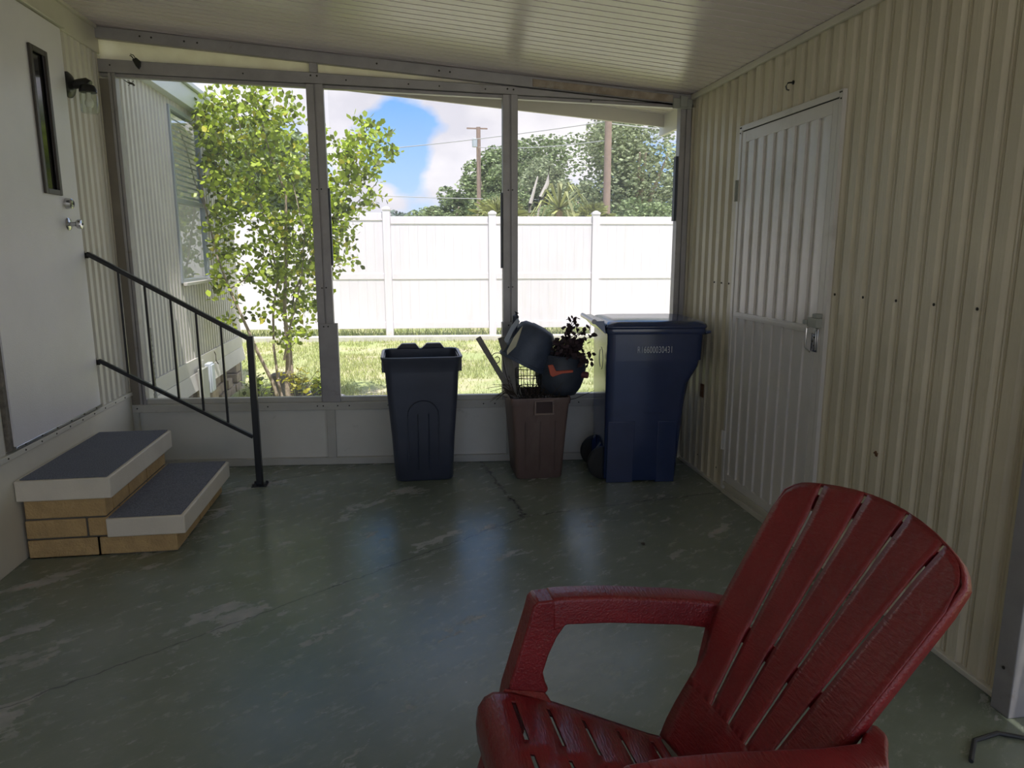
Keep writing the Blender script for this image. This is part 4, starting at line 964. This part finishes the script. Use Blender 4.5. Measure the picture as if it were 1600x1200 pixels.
# ------------------------------------------------------------------ house outside, beyond the screen
def house():
    h = empty('wall_house_exterior', (XL, 6.9, 0), kind='structure')
    YC = 8.55; wy = (6.50, 7.39, 1.225, 2.685)
    b = B(); ribbed(b, XL, 5.40, wy[0], .55, 2.86, 1, period=.0835, phase=.03); ribbed(b, XL, wy[1], YC, .55, 2.86, 1, period=.0835, phase=.03)
    ribbed(b, XL, wy[0], wy[1], .55, wy[2], 1, period=.0835, phase=.03); ribbed(b, XL, wy[0], wy[1], wy[3], 2.86, 1, period=.0835, phase=.03)
    obj('siding', b, SIDEX, h, smooth=12)
    b = bx((XL-4, YC+.001, -.05), (XL-.02, YC+.03, 2.86)); obj('end_siding', b, SIDEX, h)
    b = B(); box(b, (XL-.03, 5.40, .42), (XL+.010, YC, .549)); hexa(b, [(XL-.03, 5.40, .27), (XL+.035, 5.40, .27), (XL+.035, YC, .27), (XL-.03, YC, .27)], [(XL-.03, 5.40, .419), (XL+.012, 5.40, .419), (XL+.012, YC, .419), (XL-.03, YC, .419)]); obj('skirt_trim', b, SIDEX, h, bevel=.003)
    rnd = random.Random(2); b = B(); z = -.06; row = 0
    while z < .25:
        y = 5.4+(row % 2)*.10
        while y < YC-.2:
            l = rnd.uniform(.16, .24)
            if rnd.random() > .16: box(b, (XL-.20, y, z), (XL-.02+rnd.uniform(-.03, .02), y+l-.012, z+.095))
            y += l
        z += .105; row += 1
    obj('foundation_blocks', b, BLOCK, h, bevel=.006)
    obj('crawl_space', bx((XL-.4, 5.4, -.05), (XL-.21, YC-.1, .27)), DARKM, h)
    # fascia and eave
    obj('fascia', bx((XL-.03, 5.56, 2.74), (XL+.07, YC+.1, 2.90)), ROOFW, h, bevel=.003)
    obj('roof_edge', bx((XL-1.5, 5.56, 2.905), (XL+.10, YC+.14, 2.945)), ROOFW, h, bevel=.004)
    # window
    y0, y1, z0, z1 = wy; w_ = empty('window_6', (XL, (y0+y1)/2, z0), kind='structure'); f = B(); q = .035; X0, X1 = XL-.03, XL+.018
    for a, c in (((y0, z0), (y0+q, z1)), ((y1-q, z0), (y1, z1)), ((y0+q, z0), (y1-q, z0+q)), ((y0+q, z1-q), (y1-q, z1)), ((y0+q, 1.90), (y1-q, 1.94))): box(f, (X0, a[0], a[1]), (X1, c[0], c[1]))
    obj('window_frame', f, pbr('bluegrey_window_frame', (.38, .42, .46), .35, metal=.4), w_, bevel=.003)
    obj('sill_flashing', bx((XL+.0185, y0-.01, z0-.02), (XL+.05, y1+.01, z0+.006)), SIDEX, w_, bevel=.002)
    for a, c in ((z0+q, 1.90), (1.94, z1-q)): obj('pane', bx((XL-.010, y0+q, a), (XL-.006, y1-q, c)), GLASS, w_)
    b = B(); z = 1.97
    while z < z1-q: bar(b, (XL-.026, y0+q+.005, z), (XL-.026, y1-q-.005, z), .026, .0015, Vector((1.2, 0, 1))); z += .045
    obj('blind', b, BLIND, w_)
    obj('room_behind', bx((XL-.30, y0, z0), (XL-.24, y1, z1)), INTER, w_)
    # utility boxes
    b = bx((XL+.036, 6.85, .20), (XL+.085, 6.97, .475)); u = obj('utility_box', b, GREYBOX, bevel=.006, label='light grey plastic utility box on the outside wall of the house', cat='utility box')
    obj('box_cover', bx((XL+.0855, 6.86, .215), (XL+.098, 6.96, .46)), GREYBOX, u, bevel=.004)
    b = bx((XL+.036, 6.62, .10), (XL+.080, 6.80, .46)); tube(b, [(XL+.055, 6.74, .46), (XL+.055, 6.74, .53)], .012, 10); obj('meter_box', b, GREYBOX2, bevel=.004, label='darker grey-green metal box left of the light grey utility box', cat='utility box')
    b = B(); z = .49
    pts = []
    while z < .98: pts.append((XL+.128, ysc(XL)+.08+.004*math.sin(z*160), z)); z += .01
    tube(b, [(XL+.128, ysc(XL)+.08, .0)]+pts, .013, 8); obj('flexible_conduit', b, GREYBOX2, label='ridged silver conduit running up outside the left corner post', cat='conduit')
    b = B(); tube(b, [(XL+.022, 7.28, .53), (XL+.024, 7.31, .50), (XL+.030, 7.29, .44), (XL+.038, 7.33, .40)], .005, 6); obj('vine_sprig', b, TWIG, label='short brown vine curl on the outside skirt trim of the house', cat='vine')
house()

# ------------------------------------------------------------------ shrub outside
S7 = 7.3
def px7(x, y):                                # helper for laying the shrub out on its own plane, metres
    return (-1.33+(x-430)*.00665, .187+(600-y)*.00612+(600-y)**2*.0)
def shrub():
    root = empty('shrub', (-1.33, S7, -.05), label='tall leafy multi-stemmed shrub growing outside the left screen', cat='shrub')
    rnd = random.Random(11)
    def stem(pts, r0, r1):
        P_ = [Vector((px7(x, y)[0], S7+dy, px7(x, y)[1])) for x, y, dy in pts]; n = len(P_)
        b = B(); tube(b, P_, [r0+(r1-r0)*i/(n-1) for i in range(n)], 8); obj('stem', b, BARK, root, smooth=70); return P_
    paths = [stem([(436, 636, 0), (428, 600, 0), (410, 550, -.02), (398, 510, -.04), (378, 450, -.05), (364, 400, -.05), (352, 330, -.02), (345, 260, 0)], .020, .006),
             stem([(440, 636, .05), (434, 600, .05), (430, 540, .06), (432, 480, .08), (442, 430, .08), (430, 340, .06), (410, 240, 0), (400, 160, 0)], .015, .005),
             stem([(448, 636, 0), (448, 600, 0), (452, 550, 0), (450, 480, .02), (456, 400, .02), (462, 300, 0), (440, 220, -.04), (430, 150, -.05)], .028, .006),
             stem([(452, 636, .04), (455, 590, .04), (454, 520, .05), (464, 450, .08), (490, 400, .1), (520, 340, .1), (556, 280, .08), (585, 220, .05)], .018, .005),
             stem([(446, 560, -.02), (460, 500, -.08), (480, 430, -.12), (488, 360, -.15), (475, 280, -.15)], .012, .004),
             stem([(376, 445, -.05), (400, 430, -.08), (424, 400, -.1), (440, 360, -.1)], .007, .003),
             stem([(352, 330, 0), (338, 280, 0), (330, 230, 0), (322, 200, 0)], .006, .003),
             stem([(520, 340, .1), (545, 330, .1), (560, 310, .1), (590, 280, .1)], .006, .003)]
    cl = [(418, 165, 48, 30, 150), (400, 205, 70, 40, 250), (395, 260, 66, 45, 260), (455, 255, 50, 45, 190), (375, 320, 58, 50, 200), (450, 325, 62, 48, 260), (480, 380, 48, 45, 230), (430, 400, 60, 42, 200),
          (350, 400, 26, 60, 80), (362, 480, 24, 36, 36), (470, 450, 50, 40, 170), (478, 500, 40, 32, 90), (445, 520, 30, 30, 26), (575, 240, 42, 42, 210), (545, 290, 52, 44, 260), (530, 350, 36, 42, 140), (535, 400, 26, 30, 46), (340, 240, 26, 40, 60), (330, 200, 20, 30, 34), (595, 215, 24, 26, 50), (505, 330, 30, 60, 120), (490, 200, 20, 40, 30), (455, 180, 30, 30, 60), (418, 480, 16, 30, 18)]
    LV = []; LY = []
    for cx, cy, rx, ry, n in cl:
        k = 0
        n = int(n*2.3)
        while k < n:
            # leaves in small sprigs of 3-6
            a = rnd.random()*6.283; r = math.sqrt(rnd.random()); x = cx+rx*r*math.cos(a); y = cy+ry*r*math.sin(a)
            X, Z = px7(x, y); c = Vector((X, S7+rnd.gauss(0, .20), Z)); d = Vector((rnd.gauss(0, .6), rnd.gauss(0, .6), rnd.uniform(-.3, 1))).normalized()
            if c.x < XL+.13: c.x = XL+.13+rnd.random()*.05
            m = rnd.randint(3, 6)
            for q in range(m):
                p = c+d*q*.022; s, u = frame(d); ang = q*2.4+rnd.random(); out = (s*math.cos(ang)+u*math.sin(ang))*.8+d*.5+Vector((0, 0, rnd.uniform(-.5, .3))); out.normalize()
                l = rnd.uniform(.040, .074); s2, u2 = frame(out); wv = (s2*math.cos(rnd.random()*6.28)+u2*math.sin(rnd.random()*6.28)).normalized(); wv = (wv-out*wv.dot(out)).normalized(); nn = out.cross(wv); ww = l*.36
                p = p+out*.01
                poly = [p, p+out*l*.30+wv*ww*.75, p+out*l*.68+wv*ww, p+out*l-nn*l*.06, p+out*l*.68-wv*ww, p+out*l*.30-wv*ww*.75]
                (LY if rnd.random() < .07 else LV).append(poly); k += 1
    add_quads('foliage', LV, LEAFA, root); add_quads('yellowed_leaves', LY, LEAFY, root)
shrub()
# low plants, stump and rocks at its foot
def low_plant(name, x, y, h, n, mat, rnd, lab):
    root = empty(name, (x, y, -.05), label=lab, cat='plant'); LV = []; b = B()
    for k in range(n):
        a = rnd.random()*6.28; t = Vector((x+math.cos(a)*h*.55*rnd.random(), y+math.sin(a)*h*.4*rnd.random(), -.05+h*rnd.uniform(.5, 1)))
        tube(b, [(x, y, -.05), ((x+t.x)/2, (y+t.y)/2, t.z*.6), t], [.004, .003, .0015], 4)
        for q in range(5):
            out = Vector((rnd.gauss(0, 1), rnd.gauss(0, 1), rnd.gauss(.1, .5))).normalized(); wv = out.cross(Vector((0, 0, 1))).normalized(); l = rnd.uniform(.04, .08); ww = l*.36; p = t-Vector((0, 0, .02*q))
            LV.append([p, p+out*l*.35+wv*ww, p+out*l*.7+wv*ww*.8, p+out*l, p+out*l*.7-wv*ww*.8, p+out*l*.35-wv*ww])
    obj('stems', b, TWIG, root); add_quads('leaves', LV, mat, root)
rl = random.Random(21)
low_plant('low_plant', -1.10, 7.15, .46, 26, LEAFY, rl, 'yellow-green low plant at the right foot of the tall shrub')
low_plant('low_plant', -.88, 7.25, .36, 22, LEAFA, rl, 'dark green low plant close behind the left screen post')
low_plant('low_plant', -1.55, 7.55, .30, 16, LEAFA, rl, 'small green weed left of the shrub stems, by the stump')
def rock(x, y, s, name, mat, lab, cat, zs=.7):
    b = B(); bmesh.ops.create_icosphere(b, subdivisions=3, radius=s)
    for v in b.verts: v.co *= 1+.28*noise.noise(v.co*(2.2/s)+Vector((x*9, y, 0))); v.co.z *= zs
    b.transform(Matrix.Translation((x, y, -.05+s*zs*.65))); obj(name, b, mat, label=lab, cat=cat, smooth=60)
rock(-.98, 7.45, .13, 'rock', ROCK, 'bluish grey rock behind the low plants by the shrub', 'rock')
rock(-.76, 7.30, .12, 'rock', ROCK, 'bluish grey rock partly hidden by the left screen post', 'rock')
rock(-.66, 7.12, .11, 'rock', pbr('white_rock', (.6, .6, .62), .9, var=.15, vscale=20), 'whitish rock just right of the left screen post', 'rock')
b = B(); lathe(b, [(.125, 0), (.115, .12), (.11, .24), (.09, .255), (.02, .262)], Matrix.Translation((-1.36, 7.85, -.05)), 20); obj('tree_stump', b, pbr('grey_stump', (.25, .22, .19), .9, var=.3, vscale=20, bump=.6, bscale=30), label='short grey stump left of the shrub stems', cat='stump')

# ------------------------------------------------------------------ fence and curb
F0 = Vector((-.31, 13.0, 0)); DF = Vector((1.845, -.145, 0)); DFn = DF.normalized()
def fence():
    root = empty('vinyl_fence', (1.5, 12.85, -.05), label='white vinyl privacy fence of panels and capped posts across the back', cat='fence')
    fd = lambda s: F0+DF*s
    nrm = Vector((DFn.y, -DFn.x, 0))
    for i in range(-5, 9):
        p = fd(i); mt = Matrix.Translation(p) @ Matrix.Rotation(math.atan2(DF.y, DF.x), 4, 'Z')
        zt = 2.13 if i != 0 else 2.20
        b = B(); box(b, (-.064, -.064, -.05), (.064, .064, zt), mt); q = obj('fence_post', b, FENCE, root)
        b = B(); box(b, (-.074, -.074, zt+.0005), (.074, .074, zt+.028), mt); hexa(b, [mt @ Vector(v) for v in ((-.070, -.070, zt+.0285), (.070, -.070, zt+.0285), (.070, .070, zt+.0285), (-.070, .070, zt+.0285))], [mt @ Vector(v) for v in ((-.02, -.02, zt+.062), (.02, -.02, zt+.062), (.02, .02, zt+.062), (-.02, .02, zt+.062))]); obj('post_cap', b, FENCE, q)
        L = DF.length; a, c = .066, L-.066; sag = .03 if i == 0 else 0
        mt2 = mt; z_top = 2.09+(.06 if i < 0 else 0)
        b = B(); box(b, (a, -.022, z_top-.13), (c, .022, z_top), mt2); box(b, (a, -.022, 1.00), (c, .022, 1.10), mt2); box(b, (a, -.022, .12), (c, .022, .24), mt2); objs('fence_rail', b, FENCE, root, bevel=.004)
        b = B(); n = 11; w_ = (c-a)/n
        for k in range(n):
            box(b, (a+k*w_+.0006, -.010, .2405), (a+(k+1)*w_-.0006, .010, .9995), mt2); box(b, (a+k*w_+.0006, -.010, 1.1005), (a+(k+1)*w_-.0006, .010, z_top-.1305), mt2)
        obj('fence_boards', b, FENCE, root)
fence()
cd = Matrix.Translation(F0+Vector((0, -.42, 0))) @ Matrix.Rotation(math.atan2(DF.y, DF.x), 4, 'Z')
b = B(); box(b, (-14, -.09, -.10), (16, .09, .035), cd); obj('concrete_curb', b, CURB, bevel=.01, label='pale concrete curb running along the foot of the white fence', cat='curb')

# grass blades
def grass():
    rnd = random.Random(4); Q = []
    for k in range(52000):
        y = 6.6+(12.9-6.6)*rnd.random()**1.15; x = rnd.uniform(-2.2-(y-6)*.28, 1.3+(y-6)*.52)
        if x < XL+.06 and y < 8.7: continue
        d = noise.noise(Vector((x*.8, y*.8, 0)))+.5*noise.noise(Vector((x*3, y*3, 5)))
        if d < -.16 and rnd.random() < .85: continue
        if y > 12.45 and rnd.random() < .4: continue
        h = rnd.uniform(.03, .075)*(1+.5*max(0, d)); a = rnd.random()*6.28; wv = Vector((math.cos(a), math.sin(a), 0))*.004*(1+(y-6)*.12); t = Vector((rnd.gauss(0, .4), rnd.gauss(0, .4), 1)).normalized()*h
        p = Vector((x, y, -.052)); Q.append([p-wv, p+wv, p+t])
    o = add_quads('lawn_grass', Q, GRASSB); tag(o, 'short green and straw grass of the lawn beyond the screens', 'grass', kind='stuff')
    Q = []
    for k in range(7000):
        s = rnd.uniform(-4, 6); p = F0+DF*s+Vector((0, rnd.uniform(-.15, 1.2), -.052)); h = rnd.uniform(.08, .22); a = rnd.random()*6.28; wv = Vector((math.cos(a), math.sin(a), 0))*.008; t = Vector((rnd.gauss(0, .4), rnd.gauss(0, .4), 1)).normalized()*h
        Q.append([p-wv, p+wv, p+t])
    o = add_quads('fence_weeds', Q, GRASSB); tag(o, 'taller weeds growing under and behind the white fence', 'weeds', kind='stuff')
grass()

# ------------------------------------------------------------------ far trees, poles and wires
def far_tree(name, x, y, r, zc_, zr_, mat, n, lab, seed, size=.22):
    rnd = random.Random(seed); root = empty(name, (x, y, -.05), label=lab, cat='tree', group=None)
    b = B(); tube(b, [(x, y, -.05), (x+rnd.uniform(-.3, .3), y, zc_*.4), (x+rnd.uniform(-.4, .4), y, zc_)], [r*.10+.08, r*.07+.06, .08], 8)
    for k in range(5):
        a = rnd.random()*6.28; tube(b, [(x, y, zc_*.4), (x+math.cos(a)*r*.4, y+math.sin(a)*r*.4, zc_), (x+math.cos(a)*r*.75, y+math.sin(a)*r*.7, zc_+zr_*.4)], [.10, .07, .03], 6)
    obj('trunk', b, BARK, root)
    Q = []; cs = []
    n = int(n*1.6); size *= 1.1
    for k in range(34):
        a = rnd.random()*6.28; rr = rnd.random()**.5*.80; zz = rnd.uniform(-.75, .72); f = math.sqrt(1-zz*zz); cs.append((Vector((x+math.cos(a)*r*rr*f, y+math.sin(a)*r*rr*f, zc_+zr_*zz)), rnd.uniform(.28, .45)*min(r, zr_)))
    for k in range(n):
        c, q = cs[rnd.randrange(len(cs))]; d = Vector((rnd.gauss(0, 1), rnd.gauss(0, 1), rnd.gauss(.15, 1))).normalized(); p = c+d*q*rnd.uniform(.65, 1.12)
        if p.z < .1: continue
        a = Vector([rnd.gauss(0, 1) for _ in range(3)]).normalized(); s, u = frame(a); l = size*rnd.uniform(.4, 1)
        Q.append([p-s*l*.5, p-u*l*.3, p+s*l*.5, p+u*l*.3])
    add_quads('crown', Q, mat, root)
# x, y, radius, crown centre z, half height
far_tree('oak_tree', 1.9, 31.5, 1.15, 2.7, 1.5, OAKL, 5200, 'small rounded tree beyond the fence under the blue sky gap', 110, .2)
far_tree('oak_tree', 3.7, 31, 1.55, 3.4, 2.45, OAKL, 9500, 'leafy tree beyond the fence right behind the far pole', 101, .2)
far_tree('oak_tree', 6.3, 32, 2.1, 3.8, 2.7, OAKL, 11000, 'leafy tree beyond the fence just right of the mullion', 102, .2)
far_tree('oak_tree', 4.9, 26, 1.2, 2.9, 1.9, OAKL2, 8500, 'slender oak beyond the fence left behind the near pole', 103, .17)
far_tree('oak_tree', 7.8, 24.2, 2.25, 3.4, 2.85, OAKL2, 15000, 'big pale oak beyond the fence at the right end of the screens', 104, .17)
far_tree('oak_tree', 3.6, 25, 1.2, 2.2, 1.3, OAKL, 6000, 'lower bushy tree beyond the fence left of the mullion', 105, .17)
far_tree('oak_tree', .9, 35, 1.2, 2.2, 1.2, OAKL, 3200, 'low rounded tree beyond the fence at the left end of the tree line', 106, .22)
far_tree('oak_tree', -.6, 42, 1.2, 2.6, 1.0, pbr('distant_foliage', (.14, .18, .15), .8, island=.4), 2200, 'small dark distant tree seen against the clouds above the fence', 107)
far_tree('oak_tree', -3.6, 22, 1.7, 3.4, 1.7, OAKL, 6000, 'grey-green tree beyond the fence behind the tall shrub', 108)
far_tree('oak_tree', 10.9, 25, 1.6, 3.6, 2.7, OAKL2, 5500, 'oak beyond the fence hidden mostly by the right corner post', 109)
far_tree('hedge_bush', 5.0, 22.6, 1.0, 1.7, 1.35, OAKL, 5500, 'round green bush beyond the fence between mullion and near pole', 111, .15)
far_tree('hedge_bush', 7.3, 21.6, 1.1, 1.7, 1.4, OAKL, 5500, 'round green bush beyond the fence just right of the near pole', 112, .15)
def palmetto(x, y, h, n, L_, seed, lab, strap=False):
    rnd = random.Random(seed); root = empty('palmetto', (x, y, -.05), label=lab, cat='palm'); b = B(); tube(b, [(x, y, -.05), (x, y, h)], [.10, .08], 8); obj('trunk', b, FARWOOD, root); Q = []
    for k in range(n):
        a = rnd.random()*6.28; e = rnd.uniform(-.5, 1.3); d = Vector((math.cos(a)*math.cos(e), math.sin(a)*math.cos(e), math.sin(e))); c = Vector((x, y, h))
        if strap:
            s, u = frame(d); q = c+d*L_*.6; q2 = q+(d*.4+Vector((0, 0, -.6)))*L_*.6; Q.append([c-s*.03, c+s*.03, q+s*.04, q-s*.04]); Q.append([q-s*.04, q+s*.04, q2])
        else:
            c2 = c+d*L_*.5
            for j in range(11):
                aa = (j-5)*.24; s, u = frame(d); dd = (d*math.cos(aa)+s*math.sin(aa)).normalized(); t = dd.cross(u).normalized(); Q.append([c2-t*.01, c2+t*.01, c2+dd*L_*.35+t*.025, c2+dd*L_*.6+Vector((0, 0, -.12*L_)), c2+dd*L_*.35-t*.025])
    add_quads('fronds', Q, PALML, root)
palmetto(2.55, 19.5, 2.15, 34, .95, 1, 'bushy palmetto beyond the fence in front of the far pole')
palmetto(3.55, 21.5, 2.0, 26, .6, 2, 'fan-leaved palmetto beyond the fence just left of the mullion')
far_tree('hedge_bush', 5.6, 23.5, 1.1, 2.4, 1.5, OAKL2, 5000, 'pale bush beyond the fence just left of the near pole', 113, .15)
palmetto(4.75, 18.0, 2.15, 30, .6, 3, 'fan-leaved palmetto beyond the fence between mullion and near pole')
palmetto(3.95, 18.5, 2.55, 60, 1.15, 4, 'yellow strap-leaved plant beyond the fence right of the mullion', True)
palmetto(4.95, 20.5, 2.1, 26, .55, 5, 'fan-leaved palmetto beyond the fence close left of the near pole')
for pts, lab in ((((3.3, 2.2), (3.32, 3.05), (3.12, 3.9), (2.98, 4.1)), 'bleached dead trunk beyond the fence left of the mullion'), (((3.7, 2.2), (3.80, 2.9), (4.02, 3.7)), 'thin bleached dead trunk just right of the mullion'), (((3.98, 2.2), (4.12, 3.1), (4.32, 3.5), (4.38, 4.0)), 'forked bleached dead trunk beside the strap-leaved plant')):
    b = B(); y = 21 if pts[0][0] < 3.5 else 19.5; f = y/22
    P_ = [Vector((pts[0][0]*f, y, -.05))]+[Vector((x*f, y, 1.5+(z-1.5)*f)) for x, z in pts]; tube(b, P_, [.07]*2+[.055]*(len(P_)-3)+[.02], 7); obj('dead_tree', b, DEADW, label=lab, cat='tree')
def pole(x, y, h, r, lab, arm=False):
    root = empty('utility_pole', (x, y, -.05), label=lab, cat='utility pole'); b = B(); tube(b, [(x, y, -.05), (x, y, h)], [r, r*.85], 12); obj('pole_shaft', b, FARWOOD, root)
    if arm:
        b = B(); bar(b, (x-.45, y, h-.05), (x+.35, y, h-.05), .05, .05); obj('crossarm', b, FARWOOD, root)
        b = B(); lathe(b, [(.10, 0), (.10, .3), (.03, .33)], Matrix.Translation((x-.16, y-.14, h-.75)), 12); obj('insulator', b, GREYBOX, root)
pole(2.90, 28.6, 6.15, .095, 'grey utility pole with a crossarm in the distance left of the mullion', True)
pole(5.62, 20, 5.35, .115, 'brown wooden utility pole beyond the fence near the right corner')
def wire(a, c, sag, r, lab, n=18):
    a, c = Vector(a), Vector(c); b = B(); tube(b, [a.lerp(c, k/n)-Vector((0, 0, sag*4*(k/n)*(1-k/n))) for k in range(n+1)], r, 5); obj('power_line', b, WIRE, label=lab, cat='power line', smooth=80)
wire((-9, 30, 4.9), (5.62, 20.1, 5.0),   .25, .014, 'power line crossing the blue sky gap to the near pole')
wire((5.62, 20.1, 4.95), (20, 19, 5.4), .5, .014, 'power line running right from the near pole')
wire((2.90, 28.5, 5.4), (5.62, 20.1, 4.5), .1, .014, 'power line joining the two poles, the upper one')
wire((-6, 30, 3.9), (12, 22, 3.2), .25, .014, 'low power line passing behind the mullion at mid height')
